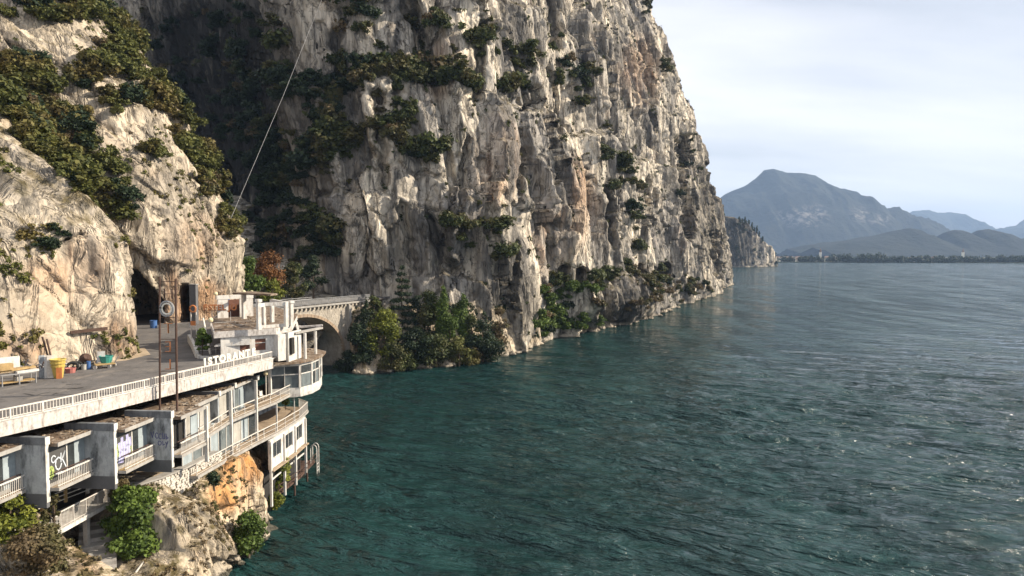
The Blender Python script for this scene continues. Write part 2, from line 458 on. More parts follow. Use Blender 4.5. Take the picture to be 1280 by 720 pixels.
def leaf_mat(name, dark, light, dry=None, dryamt=0.0):
    k = NT(name)
    oi = k.n('ShaderNodeObjectInfo'); lv = k.attr('leafvar')
    c = k.mix(lv, dark, light)
    f = k.rng(oi.outputs['Random'], 0, 1, 0.0, 0.55)
    c = k.mix(f, c, k.mix(1.0, c, (0.62, 0.66, 0.60), 'MULTIPLY'))
    if dry:
        n = k.noise(k.pos(), 0.16, 4, 0.6)
        c = k.mix(k.math('MULTIPLY', k.rng(n, 0.46, 0.62), dryamt), c, dry)
    k.l(c, k.b.inputs['Base Color']); k.b.inputs['Roughness'].default_value = 0.65
    k.b.inputs['Specular IOR Level'].default_value = 0.25
    tr = k.n('ShaderNodeBsdfTranslucent'); k.l(c, tr.inputs['Color'])
    ms = k.n('ShaderNodeMixShader'); ms.inputs[0].default_value = 0.22
    k.l(k.b.outputs[0], ms.inputs[1]); k.l(tr.outputs[0], ms.inputs[2]); k.l(ms.outputs[0], k.out.inputs['Surface'])
    return k.m
M['leaf_cliff'] = leaf_mat('olive_cliff_leaves', (0.022, 0.034, 0.011), (0.095, 0.112, 0.032), (0.12, 0.085, 0.035), 0.5)
M['leaf_ridge'] = leaf_mat('ridge_leaves', (0.040, 0.052, 0.014), (0.165, 0.165, 0.042), (0.17, 0.11, 0.04), 0.55)
M['leaf_green'] = leaf_mat('fresh_green_leaves', (0.030, 0.055, 0.012), (0.14, 0.20, 0.035))
M['leaf_yellow'] = leaf_mat('yellow_green_leaves', (0.055, 0.075, 0.012), (0.26, 0.27, 0.04))
M['leaf_dark'] = leaf_mat('dark_evergreen_leaves', (0.010, 0.020, 0.010), (0.040, 0.062, 0.026))
M['leaf_rust'] = leaf_mat('rusty_autumn_leaves', (0.075, 0.035, 0.014), (0.24, 0.11, 0.04))
M['leaf_dry'] = leaf_mat('dry_scrub_leaves', (0.075, 0.055, 0.030), (0.24, 0.17, 0.09), (0.06, 0.075, 0.02), 0.7)

# ================================================================== LARGE STRUCTURE
# ------------------------------------------------------------------ lake
def spaced(a, b, d0, core0, core1, growth, dmax):
    xs = list(np.arange(core0, core1, d0))
    d = d0; x = core1
    while x < b: xs.append(x); d = min(d*growth, dmax); x += d
    xs.append(b); d = d0; x = core0
    pre = []
    while x > a: d = min(d*growth, dmax); x -= d; pre.append(max(x, a))
    return np.array(sorted(set(pre+xs)))
gx = spaced(-400, 3200, 0.45, -30, 80, 1.026, 60)
gy = spaced(-30, 1860, 0.42, 46, 115, 1.016, 12)
XX, YY = np.meshgrid(gx, gy, indexing='ij')
sp_ = np.maximum(np.gradient(gx)[:, None], np.gradient(gy)[None, :])
rs = np.random.RandomState(5)
ZZ = np.zeros_like(XX)
for i in range(60):
    lam = 1.0*(9.0/1.0)**(rs.rand()**1.5)
    th = math.atan2(0.93, 0.36)+rs.normal()*0.33
    kk = 2*math.pi/lam; ph = rs.rand()*6.28
    amp = 0.0200*min(lam, 3.2)**0.9
    wx = XX+1.5*np.sin(YY*0.11+i); wy = YY+1.5*np.sin(XX*0.09+2*i)
    fade = np.clip((lam/sp_-2.5)/2.5, 0, 1)
    s_ = np.sin(kk*(wx*math.cos(th)+wy*math.sin(th))+ph)
    ZZ += amp*fade*(0.55*s_+0.6*(1-2*np.abs(np.sin(0.5*(kk*(wx*math.cos(th)+wy*math.sin(th))+ph)))))
gust = 0.55+0.45*np.clip(fbm(XX/38, YY/60, 0*XX, 3, 71)+0.5, 0, 1.4)
ZZ *= gust
me = np_mesh('lake', np.stack([XX, YY, ZZ], -1).reshape(-1, 3), grid_faces(len(gx), len(gy)), True)
k = NT('lake_water')
p = k.pos((1, 1, 1))
def wave_vec(sx, a=-21):
    g = k.n('ShaderNodeNewGeometry').outputs['Position']; m = k.n('ShaderNodeMapping', vector_type='TEXTURE')
    m.inputs['Scale'].default_value = (sx, 1, 1); m.inputs['Rotation'].default_value = (0, 0, R(a)); k.l(g, m.inputs[0]); return m.outputs[0]
def crest(n): return k.math('SUBTRACT', 1.0, k.math('ABSOLUTE', k.math('SUBTRACT', k.math('MULTIPLY', n, 2.0), 1.0)))
r3 = crest(k.noise(wave_vec(3.0), 0.10, 4, 0.55, 0.3)); r1 = crest(k.noise(wave_vec(2.4, -26), 0.42, 5, 0.6, 0.4)); r2 = k.noise(wave_vec(1.8, -14), 1.9, 5, 0.62, 0.3)
big = k.noise(p, 0.012, 4, 0.6)
r4 = k.noise(wave_vec(4.0, -18), 0.022, 5, 0.6, 0.3)
nb = k.bump(r4, 8.0, 1.0)
nb = k.bump(k.noise(wave_vec(3.5, -24), 0.11, 5, 0.65, 0.3), 6.5, 1.0, nb)
nb = k.bump(r3, 1.8, 0.8, nb)
nb = k.bump(r1, 0.60, 1.0, nb)
nb = k.bump(r2, 0.26, 1.0, nb)
col = k.mix(k.rng(big, 0.35, 0.65), (0.004, 0.018, 0.0175), (0.006, 0.026, 0.025))
# wind-ruffled lanes, a little paler
ln1 = k.noise(wave_vec(5.0, -12), 0.030, 6, 0.7, 0.3); ln2 = k.noise(wave_vec(4.0, -22), 0.16, 5, 0.65, 0.2)
col = k.mix(k.rng(ln1, 0.42, 0.62, 0, 0.8), col, (0.008, 0.030, 0.029))
col = k.mix(k.rng(ln2, 0.48, 0.66, 0, 0.6), col, (0.009, 0.033, 0.032))
ln3 = k.noise(k.pos((0.085, 0.014, 1), rot=(0, 0, 0.25)), 1.0, 6, 0.72, 0.2); ln4 = k.noise(k.pos((0.30, 0.06, 1), rot=(0, 0, -0.1)), 1.0, 5, 0.7, 0.2)
col = k.mix(k.rng(ln3, 0.44, 0.60, 0, 0.75), col, (0.013, 0.050, 0.048))
col = k.mix(k.rng(ln4, 0.50, 0.66, 0, 0.7), col, (0.010, 0.037, 0.036))
# a few whitecaps
wc = k.noise(wave_vec(3.0), 0.9, 7, 0.7, 0.2)
wcb = k.noise(p, 0.05, 3, 0.5)
foam = k.math('MULTIPLY', k.rng(wc, 0.79, 0.82), k.rng(wcb, 0.5, 0.62))
col = k.mix(foam, col, (0.62, 0.66, 0.66))
k.b.inputs['IOR'].default_value = 1.333
mat = k.done(col, k.math('ADD', k.rng(foam, 0, 1, 0.0, 0.5), k.rng(ln3, 0.40, 0.62, 0.05, 0.24)), nb, 0.5)
tag(link('lake', me, mat), kind='structure')

# ------------------------------------------------------------------ cliffs
def smooth_path(pts, step):
    pts = np.array(pts, float)
    P = np.vstack([2*pts[0]-pts[1], pts, 2*pts[-1]-pts[-2]])
    out = []
    for i in range(1, len(P)-2):
        p0, p1, p2, p3 = P[i-1], P[i], P[i+1], P[i+2]
        t = np.linspace(0, 1, 60, endpoint=False)[:, None]
        out.append(0.5*((2*p1)+(-p0+p2)*t+(2*p0-5*p1+4*p2-p3)*t**2+(-p0+3*p1-3*p2+p3)*t**3))
    Q = np.vstack(out+[pts[-1:]])
    d = np.r_[0, np.cumsum(np.linalg.norm(np.diff(Q, axis=0), axis=1))]
    st = step(np.interp(np.linspace(0, d[-1], 400), d, Q[:, 1])) if callable(step) else None
    if st is None:
        s = np.arange(0, d[-1], step)
    else:
        s = [0.0]; dd = np.linspace(0, d[-1], 400)
        while s[-1] < d[-1]: s.append(s[-1]+np.interp(s[-1], dd, st))
        s = np.array(s[:-1])
    X = np.interp(s, d, Q[:, 0]); Y = np.interp(s, d, Q[:, 1])
    tx = np.gradient(X); ty = np.gradient(Y); L = np.hypot(tx, ty)
    # soften the normals so that they turn smoothly round corners
    ker = np.hanning(max(5, int(8/np.median(np.diff(s)))*2+1)); ker /= ker.sum()
    nx = ty/L; ny = -tx/L
    pad = len(ker)//2
    nx = np.convolve(np.pad(nx, pad, 'edge'), ker, 'valid'); ny = np.convolve(np.pad(ny, pad, 'edge'), ker, 'valid')
    L = np.hypot(nx, ny)
    return s, X, Y, nx/L, ny/L

def rock_disp(S, Z, amp, seed, sc=1.0, shear=0.0, vert=0.42):
    """metres of relief: buttresses, broken blocks, joints"""
    S = S/sc; Z = Z/sc
    Sh = S+shear*Z
    w1 = fbm(S/22, Z/40, 0*S+seed, 3, seed); w2 = fbm(S/20, Z/36, 0*S+9+seed, 3, seed+3)
    U = Sh+2.6*w1; V = Z*vert+2.0*w2
    d = 2.2*ridged(U/46, V/40, 0*S+1.5, 2, seed+5)
    f1, c1 = facet(U/17, V/17, seed+1); d += 17*0.50*f1
    d -= 1.0*np.exp(-(c1/0.06)**2)
    w3 = fbm(S/6, Z/11, 0*S, 3, seed+8); w4 = fbm(S/6, Z/11, 0*S+4, 3, seed+9)
    U2 = U+0.7*w3; V2 = V+0.6*w4
    f2, c2 = facet(U2/7.0, V2/7.0, seed+2); d += 7*0.62*f2
    d -= 0.5*np.exp(-(c2/0.07)**2)
    f3, c3 = facet(U2/2.9, V2/2.4, seed+4); d += 2.9*0.62*f3
    d -= 0.15*np.exp(-(c3/0.10)**2)
    d += 0.14*ridged(U2/1.7, V2/1.6, 0*S, 2, seed+15)
    return d*amp*sc

def ell(px, py, cx, cy, rx, ry):
    return np.clip(1.25-((px-cx)/rx)**2-((py-cy)/ry)**2, 0, 1)

def build_cliff(name, path, step, zs, disp, lean, leandir, mat, orange=(), grey=(), holes=(), post=None):
    s, X, Y, nx, ny = smooth_path(path, step)
    S, Z = np.meshgrid(s, zs, indexing='ij')
    D = disp(S, Z, np.broadcast_to(Y[:, None], S.shape)); D = D-D.mean()
    ln = lean(Z, np.broadcast_to(X[:, None], S.shape), np.broadcast_to(Y[:, None], S.shape), S)
    PX = X[:, None]+nx[:, None]*D+leandir[0]*ln
    PY = Y[:, None]+ny[:, None]*D+leandir[1]*ln
    PZ = Z+0.25*np.sin(S*1.3+Z*0.7)+0.3*fbm(S/3, Z/3, 0*S, 2, 88)
    P = np.stack([PX, PY, PZ], -1)
    if post is not None: P = post(P, S, Z)
    px, py = proj(P)
    for (fn, vec) in holes:
        w = fn(px, py, P)
        P = P+w[..., None]*np.array(vec)
    oa = np.zeros(S.shape); ga = np.zeros(S.shape)
    for e in orange: oa = np.maximum(oa, ell(px, py, *e[:4])*(e[4] if len(e) > 4 else 1))
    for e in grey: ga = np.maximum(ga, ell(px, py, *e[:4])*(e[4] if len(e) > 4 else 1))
    me = np_mesh(name, P.reshape(-1, 3), grid_faces(*S.shape)[:, ::-1])
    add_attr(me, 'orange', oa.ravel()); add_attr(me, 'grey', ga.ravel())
    o = link(name, me, mat); tag(o, kind='structure')
    # normals of the grid for planting
    du = np.gradient(P, axis=0); dv = np.gradient(P, axis=1)
    Nn = np.cross(du, dv); Nn /= np.linalg.norm(Nn, axis=2)[..., None]+1e-9
    return o, P, Nn, px, py

# the tall cliff above the lake
MAIN = [(-230, 258), (-170, 272), (-125, 266), (-96, 246), (-72, 212), (-50, 175), (-42.5, 164.5), (-34, 163.5), (-22, 164), (-10, 167), (-4, 170), (3, 178),
        (19, 205), (32, 227), (46, 252), (53, 263), (60, 290), (68, 311), (88, 343), (108, 376), (128, 428), (150, 490), (170, 537), (166, 575), (130, 640)]
zs = np.r_[np.arange(-2, 134, 0.52), np.arange(134, 190, 1.2)]
def main_disp(S, Z, Y):
    d = rock_disp(S, Z, 1.0, 20)
    # big ribs: a sunny flank and a steep flank turned from the sun
    q = S+3.5*fbm(S/30, Z/45, 0*S, 3, 61)+0.10*Z
    for (per, am, sd) in ((29.0, 5.0, 0.0), (12.5, 2.2, 0.37)):
        t = (q/per+sd) % 1.0
        saw = np.where(t < 0.28, t/0.28, 1-(t-0.28)/0.72)
        d = d+am*(saw-0.5)*np.clip(0.65+0.8*fbm(S/per/2, Z/40, 0*S+per, 2, 64), 0, 1.5)
    # the ledge that carries most of the shrubs and a few lesser ones
    for (z0, wv, dep, th) in ((66, 7, 3.2, 2.2), (97, 6, 2.2, 2.0), (38, 5, 1.3, 1.5)):
        zz = z0+wv*fbm(S/40, 0*S, 0*S+z0, 2, 33)
        d = d-dep*np.clip((Z-zz)/th, 0, 1)*np.clip(1-(Z-zz-th)/26, 0, 1)
    return d
def main_lean(Z, X, Y, S):
    l = np.interp(Z, [-2, 0, 8, 40, 105, 164, 190], [-1.5, 0, 1.0, 4.0, 17, 36, 52])
    top = np.interp(Y, [300, 380, 430, 490, 540, 600], [190, 168, 118, 86, 62, 50])
    return l+np.clip(Z-top, 0, None)*1.35
def road_hole(cx, cy, rx, ry):
    def fn(px, py, P):
        w = np.clip(1.6-((px-cx)/rx)**4-((py-cy)/ry)**4, 0, 1)
        return np.clip(w*2, 0, 1)*(P[..., 1] > 150)
    return fn
holes = [(road_hole(705.5, 342, 5.5, 10), (-2, 11, 0)), (road_hole(729, 344, 6.5, 9), (-2, 11, 0)), (road_hole(831, 338, 7, 9), (-2, 14, 0)),
         (road_hole(801, 338, 3.2, 8), (-1, 9, 0))]
def crack(pts, w):
    xs = [q[0] for q in pts]; ys = [q[1] for q in pts]
    def fn(px, py, P):
        cx = np.interp(py, ys, xs)+5*fbm(py/22, 0*py, 0*py+xs[0], 3, 17)
        return np.exp(-((px-cx)/(w*(0.8+0.5*fbm(py/15, 0*py+3.3, 0*py+xs[0], 2, 19))))**2)*np.clip((py-ys[0])/10+0.3, 0, 1)*np.clip((ys[-1]-py)/10+0.3, 0, 1)
    return fn
def bulge(cx, cy, rx, ry):
    return lambda px, py, P: np.clip(1.15-((px-cx)/rx)**2-((py-cy)/ry)**2, 0, 1)**0.7*(P[..., 1] > 100)
for pts, w, dp in (([(657, 118), (655, 190), (650, 262)], 3.5, 6), ([(538, 262), (548, 300), (565, 345)], 11, 6), ([(642, 300), (634, 360), (628, 432)], 3.5, 4.5), ([(688, -10), (697, 60)], 8, 6),
                   ([(470, 110), (482, 235)], 7, 5), ([(760, 225), (768, 310)], 5, 5), ([(850, 170), (862, 300)], 6, 7), ([(893, 290), (899, 350)], 6, 8), ([(604, 20), (596, 125)], 6, 5), ([(730, 55), (738, 130)], 5, 4),
                   ([(520, 0), (530, 90)], 9, 6), ([(420, 30), (430, 115)], 8, 6), ([(804, 50), (820, 165)], 4, 4), ([(585, 170), (575, 260)], 4, 4), ([(700, 150), (690, 230)], 4, 4), ([(500, 250), (520, 340)], 5, 4), ([(812, 220), (806, 300)], 4, 4)):
    holes.append((crack(pts, w), (-0.25*dp, 0.95*dp, 0)))
for e, v in (((632, 365, 42, 85), (1.6, -4.0, 0)), ((442, 290, 17, 62), (2.2, -2.6, 0)), ((780, 372, 40, 30), (3.0, -4.5, 0)), ((705, 250, 26, 80), (2.0, -2.6, 0)), ((625, 190, 22, 70), (1.8, -2.4, 0)), ((560, 60, 22, 60), (1.8, -2.6, 0))):
    holes.append((bulge(*e), v))
mstep = lambda y: np.interp(y, [0, 270, 330, 420, 700], [0.5, 0.55, 0.75, 1.0, 1.3])
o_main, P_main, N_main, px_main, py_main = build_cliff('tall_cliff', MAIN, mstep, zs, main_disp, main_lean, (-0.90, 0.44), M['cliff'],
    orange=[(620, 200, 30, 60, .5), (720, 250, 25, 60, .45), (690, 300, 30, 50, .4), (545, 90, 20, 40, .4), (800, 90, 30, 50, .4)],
    grey=[(630, 385, 40, 75, .55), (780, 380, 40, 30, .5), (575, 300, 35, 50, .5), (890, 260, 26, 90, .6), (265, 170, 140, 300, 1.0), (505, 300, 30, 50, .35)], holes=holes)  # tallest ellipse: dark ravine rock, blackened further with painted-in shade

# cliff over the road: the near buttress and the ridge behind it
zl = np.arange(12.5, 78, 0.27)
def left_disp(seed, amp):
    return lambda S, Z, Y: rock_disp(S, Z, amp, seed, 0.62, 0.45, 0.8)
L1 = [(-76, 25), (-58, 43), (-48.0, 55), (-41.6, 63.6), (-38.7, 67.4), (-39.2, 70.6), (-43, 74.0), (-52, 78), (-66, 84), (-85, 92)]
def l1_lean(Z, X, Y, S): return np.interp(Z, [12, 14.5, 22, 26, 30, 41, 50, 65, 80], [-0.3, 0, 0.4, 1.2, 5, 17, 28, 48, 66])
o_l1, P_l1, N_l1, px_l1, py_l1 = build_cliff('near_cliff', L1, 0.27, zl, left_disp(41, 0.30), l1_lean, (-0.93, 0.36), M['cliff_near'],
    orange=[(60, 360, 50, 40, .45), (110, 330, 30, 40, .4), (30, 430, 40, 30, .5), (150, 420, 30, 30, .35)])
L2 = [(-104, 42), (-80, 72), (-66, 88), (-54.0, 96.0), (-49.3, 101), (-48.2, 108), (-48.6, 115), (-49.4, 121.5), (-53, 128), (-66, 138), (-74, 142)]
def l2_lean(Z, X, Y, S): return np.interp(Z, [12, 27, 31, 40, 49, 59, 80], [-0.2, 0, 0.9, 4.5, 9.5, 15.5, 31])
def cave(px, py, P):
    top = 336+np.clip(px-170, 0, 60)*1.15
    w = np.clip((py-top)/5, 0, 1)*np.clip((205-px)/4, 0, 1)*np.clip((px-120)/10, 0, 1)*(P[..., 2] < 27)
    return w
def cave2(px, py, P):
    return np.clip(1.4-((px-231)/6.5)**4-((py-388)/30)**4, 0, 1)*(P[..., 2] < 27)
o_l2, P_l2, N_l2, px_l2, py_l2 = build_cliff('ridge_cliff', L2, 0.29, zl, left_disp(57, 0.5), l2_lean, (-1.0, 0.1), M['cliff_near'],
    orange=[(225, 385, 35, 25, .8), (262, 375, 26, 30, .6), (215, 365, 12, 40, .8), (240, 300, 40, 40, .35)], holes=[(cave, (-9, 19, 0)), (cave2, (-3, 9, 0))])

# rock shore under the restaurant
SH = [(-20, 8), (-22.3, 27), (-22.6, 38), (-22.2, 45), (-22.0, 49), (-22.4, 55), (-23.2, 60), (-24.2, 65), (-25.2, 71), (-26.5, 77), (-31, 88), (-38, 101), (-45, 113), (-54, 122), (-72, 136)]
zsh = np.r_[np.arange(-1.6, 8.6, 0.16), np.arange(8.6, 13.3, 0.45)]
def sh_lean(Z, X, Y, S):
    near = np.interp(Z, [-2, 0, 2, 4, 5, 5.8, 7.0, 8.4, 8.8, 13.3], [-1.2, 0, 0.9, 2.6, 4.6, 6.6, 8.2, 10.5, 18, 40])
    rock = np.interp(Z, [-2, 0, 2, 5, 6.0, 6.6, 7.6, 8.2, 13.3], [-1.2, 0, 0.5, 1.7, 2.6, 4.2, 5.2, 9.0, 20])
    mid = np.interp(Z, [-2, 0, 3, 6.9, 7.2, 8, 13.3], [-1.2, 0, 0.25, 0.9, 3.5, 6.5, 9.5])
    far = np.interp(Z, [-2, 0, 1.5, 5, 9, 13.3], [-1.5, 0, 2.2, 4.2, 6.5, 9.5])
    nt_ = np.interp(Z, [-2, 0, 2, 3.0, 3.6, 4.4, 14.6], [-1.2, 0, 0.8, 2.4, 6.0, 9.5, 18.0]); q = np.interp(Y, [42.5, 44.0, 46.2, 47.6], [0, 1, 1, 0])
    r = np.interp(Y, [46.2, 47.6], [0, 1])
    near = near*(1-r)+rock*r
    near = near*(1-q)+nt_*q
    u = np.interp(Y, [0, 54, 58, 62, 66, 80], [0, 0, 1, 1, 0.4, 0.4]); v = np.interp(Y, [0, 74, 84, 200], [0, 0, 1, 1])
    u = u*(1-v)
    return near*(1-u-v)+mid*u+far*v
def sh_disp(S, Z, Y):
    return rock_disp(S, Z, 0.60, 77, 0.40, 0.25, 0.7)*np.clip(0.25+(9-Z)/6, 0.2, 1)
o_sh, P_sh, N_sh, px_sh, py_sh = build_cliff('lake_shore', SH, lambda y: np.interp(y, [0, 30, 80, 120, 200], [0.4, 0.15, 0.18, 0.4, 0.6]), zsh,
    sh_disp, sh_lean, (-0.97, 0.24), M['shore'],
    orange=[(305, 585, 38, 26, 1), (285, 615, 30, 30, .9), (240, 575, 40, 16, .9), (110, 690, 20, 30, .5)])
SH2 = [(-66, 170), (-48, 163), (-38, 155), (-34, 145), (-31.5, 141), (-26, 141), (-19, 147), (-10, 153.5), (-3, 163), (3, 173), (9, 186)]
def sh2_lean(Z, X, Y, S):
    l = np.interp(Z, [-2, 0, 1.0, 3, 8, 13.3], [-1.5, 0, 1.6, 3.6, 9.0, 15.0])
    return l*np.interp(X, [-45, -36, -20, 0, 8], [1.4, 1.0, 0.8, 0.45, 0.2])
o_s2, P_s2, N_s2, px_s2, py_s2 = build_cliff('wooded_bank', SH2, 0.4, np.arange(-1.6, 13.4, 0.35),
    lambda S, Z, Y: rock_disp(S, Z, 0.45, 79, 0.7, 0.2, 0.7), sh2_lean, (-0.35, 0.94), M['shore'])

# far headland with the old road gallery
HEAD = [(190, 1240), (280, 1200), (340, 1190), (395, 1190), (425, 1205), (462, 1232), (486, 1262), (488, 1300), (440, 1380), (300, 1450)]
def head_lean(Z, X, Y, S):
    top = np.interp(S, [0, 159, 214, 247, 270, 293, 331, 369, 500], [118, 94, 85, 76, 64, 47, 24, 15, 14])+5*fbm(S/14, 0*S, 0*S, 3, 97)
    return np.clip(Z, 0, None)*0.10+np.clip(Z-top, 0, None)*5.0
def gal(px, py, P):
    ph = ((px-917)/2.6) % 1.0
    return ((px > 909) & (px < 926) & (np.abs(py-324.0) < 1.6) & (ph < 0.6))*1.0
o_hd, P_hd, N_hd, px_hd, py_hd = build_cliff('headland_cliff', HEAD, 2.2, np.arange(-3, 130, 2.0),
    lambda S, Z, Y: rock_disp(S, Z, 0.8, 91, 2.2, 0.1, 0.5), head_lean, (-0.6, 0.8), M['cliff'], grey=[(925, 300, 25, 50, .8)])

# ------------------------------------------------------------------ far valley and mountains
k = NT('mountain_forest')
p = k.pos(); a = k.noise(p, 0.004, 8, 0.65); b = k.noise(p, 0.02, 6, 0.7)
c = k.mix(k.rng(a, 0.35, 0.65), (0.008, 0.012, 0.009), (0.026, 0.030, 0.021))
c = k.mix(k.math('MULTIPLY', k.attr('pale'), k.rng(b, 0.48, 0.60, 0, 0.6)), c, (0.30, 0.27, 0.24))
M['forest'] = k.done(c, 0.95, k.bump(b, 25, 0.8), 0.1)
def hills(name, ridge, D, depth, rough, seed, n=170, m=56, base=2.0, pale=()):
    xs = np.linspace(ridge[0][0], ridge[-1][0], n); v = np.linspace(-1, 1, m)
    # ridge given as photo column and row, turned into metres at distance D
    pts = [at_y(a, b, D) for a, b in ridge]
    wx = np.linspace(pts[0].x, pts[-1].x, n); wz = np.interp(wx, [q.x for q in pts], [q.z for q in pts])
    A, B = np.meshgrid(wx, v, indexing='ij'); Z0 = np.broadcast_to(wz[:, None], A.shape)
    Y = D+B*depth*(0.75+0.35*fbm(A/1500, 0*A, 0*A, 2, seed+3))
    pr = np.clip(1-np.abs(B), 0, 1)
    prof = pr**1.4
    e = np.clip(np.abs(B)*3, 0.0, 1)
    Z = base+(Z0-base)*prof+(e*0.34+0.022)*rough*ridged(A/700, Y/700, 0*A, 6, seed, 0.6)*pr**0.6
    Z = np.where(np.abs(B) > 0.985, -30, Z)
    P = np.stack([A+0.12*rough*fbm(A/500, Y/500, 0*A, 3, seed+7), Y, Z], -1)
    me = np_mesh(name, P.reshape(-1, 3), grid_faces(n, m)[:, ::-1], True)
    px, py = proj(P); pa = np.zeros(A.shape)
    for e_ in pale: pa = np.maximum(pa, ell(px, py, *e_)*(B < 0))
    add_attr(me, 'pale', pa.ravel())
    o = link(name, me, M['forest']); tag(o, kind='structure')
hills('main_mountain', [(840, 300), (880, 268), (905, 244), (930, 232), (946, 222), (958, 212), (968, 210), (985, 214), (1004, 216), (1020, 219), (1034, 230), (1048, 235), (1062, 241),
      (1078, 254), (1094, 262), (1115, 268), (1138, 277), (1160, 296), (1175, 312), (1190, 322)], 6200, 1500, 300, 11, pale=[(1000, 272, 38, 13), (1022, 267, 12, 12), (1100, 274, 18, 8), (1075, 268, 14, 10)])
hills('far_mountain', [(1090, 300), (1120, 275), (1141, 264), (1160, 263), (1172, 266), (1186, 265), (1198, 267), (1207, 276), (1215, 284), (1228, 297), (1240, 312)], 10500, 1800, 300, 23)
hills('eastern_mountain', [(1225, 312), (1248, 294), (1262, 287), (1280, 282), (1310, 270), (1360, 258), (1430, 252), (1520, 250)], 9000, 1800, 320, 31)
hills('wooded_foothill', [(1000, 318), (1040, 306), (1075, 300), (1110, 290), (1135, 285), (1150, 287), (1163, 297), (1172, 300), (1180, 291), (1192, 287), (1202, 288), (1212, 295),
      (1222, 288), (1235, 286), (1246, 289), (1258, 299), (1266, 308), (1274, 300), (1290, 297), (1330, 290), (1380, 300)], 3900, 600, 80, 43, 220, 40)
mb = MB(); sh = [(-500, 1900), (200, 1860), (480, 1780), (640, 1772), (760, 1770), (900, 1752), (1080, 1700), (1240, 1660), (1500, 1640), (2200, 1700), (6000, 1900), (9000, 14000), (-3000, 14000)]
mb.prism(sh, -3, 1.6)
tag(mb.build('valley_plain', simple('valley_meadow', (0.10, 0.11, 0.06), 0.95, 0.5, 0.01, 0.0)), kind='structure')
# slopes behind the cliffs close the land off
mb = MB(); mb.prism([(-3000, -200), (-300, -200), (-140, 20), (-120, 160), (-300, 320), (-150, 340), (60, 420), (130, 640), (150, 1200), (300, 1500), (-3000, 1800)], -4, 12)
tag(mb.build('hill_ground', M['forest']), kind='structure')

# ================================================================== ROAD, BRIDGE
RZ = 14.5
EDGE = [(-40.5, 20), (-36.0, 29.5), (-31.0, 40.0), (-28.95, 45.0), (-27.0, 51.3), (-25.0, 57.8), (-22.9, 65.0)]
def lerp_path(pts, step):
    """points every step metres along a polyline of (x, y), with headings"""
    out = []; carry = 0.0
    for a, b in zip(pts[:-1], pts[1:]):
        a = Vector((a[0], a[1], 0)); b = Vector((b[0], b[1], 0)); L = (b-a).length; d = (b-a)/L
        t = carry
        while t < L:
            out.append((a+d*t, math.atan2(d.y, d.x))); t += step
        carry = t-L
    return out
def offset(pts, d):
    """shift a polyline sideways (positive = to the left of travel)"""
    P = [Vector((p[0], p[1])) for p in pts]; res = []
    for i, p in enumerate(P):
        t = (P[min(i+1, len(P)-1)]-P[max(i-1, 0)]).normalized()
        res.append((p.x-t.y*d, p.y+t.x*d))
    return res
def sheet(name, poly, z, mat, kind='structure', parent=None):
    me = bpy.data.meshes.new(name)
    ar = sum(poly[i][0]*poly[(i+1) % len(poly)][1]-poly[(i+1) % len(poly)][0]*poly[i][1] for i in range(len(poly)))
    if ar < 0: poly = poly[::-1]
    me.from_pydata([(p[0], p[1], z) for p in poly], [], [tuple(range(len(poly)))]); me.update()
    o = link(name, me, mat, parent)
    if kind: tag(o, kind=kind)
    return o
BR0 = Vector((-53.0, 117.0)); BR1 = Vector((-32.7, 158.3))
bd = (BR1-BR0).normalized(); bn = Vector((bd.y, -bd.x))
road_poly = offset(EDGE, 0.32)+[(-24.0, 70), (-28, 84), (-35, 99), (-42.5, 111), (-46.5, 118), (-58, 124), (-75, 118), (-95, 40), (-70, 10)]
sheet('road', road_poly, RZ, M['asphalt'])
# tar repairs and cracks on the asphalt
for i, pts in enumerate(([(28, 487), (60, 485.5), (100, 486), (140, 487), (200, 489)], [(82, 481), (92, 480), (101, 480)], [(30, 492), (42, 494)], [(46, 494), (54, 491.5), (63, 490)], [(66, 493), (72, 491)],
                         [(84, 486.5), (96, 485), (104, 484.5)], [(150, 470), (190, 466), (230, 458)])):
    mb = MB(); w = [0.10, 0.22, 0.2, 0.12, 0.18, 0.3, 0.08][i]
    q = [at_z(a, b, RZ+0.006) for a, b in pts]
    for a, b in zip(q[:-1], q[1:]):
        n_ = (b-a).cross(Vector((0, 0, 1))).normalized()*w*0.5
        mb.add([a-n_, b-n_, b+n_, a+n_], [(0, 1, 2, 3)])
    tag(mb.build('road_crack', M['tar']), kind='structure')
vg = [(-52.5, 49.5), (-47.0, 54.3), (-41.2, 61.8), (-38.0, 66.4), (-37.7, 70.0), (-41, 75)]
sheet('dirt_verge', offset(vg, -0.35)+offset(vg, 2.5)[::-1], RZ+0.008, M['sandy'])
# steep floor of the ravine behind the bridge
gv = [(-47, 120, 13.6), (-62, 126, 14), (-90, 150, 22), (-120, 235, 46), (-80, 240, 44), (-60, 190, 26), (-44, 166, 15), (-37, 158, 13.6), (-44, 140, 3.0), (-50, 128, 3.0), (-70, 165, 17)]
me = bpy.data.meshes.new('ravine_floor'); me.from_pydata(gv, [], [(0, 10, 9), (0, 1, 10), (1, 2, 10), (2, 3, 10), (3, 4, 10), (4, 5, 10), (5, 6, 10), (6, 7, 10), (7, 8, 10), (8, 9, 10)])
tag(link('ravine_floor', me, M['cliff']), kind='structure')

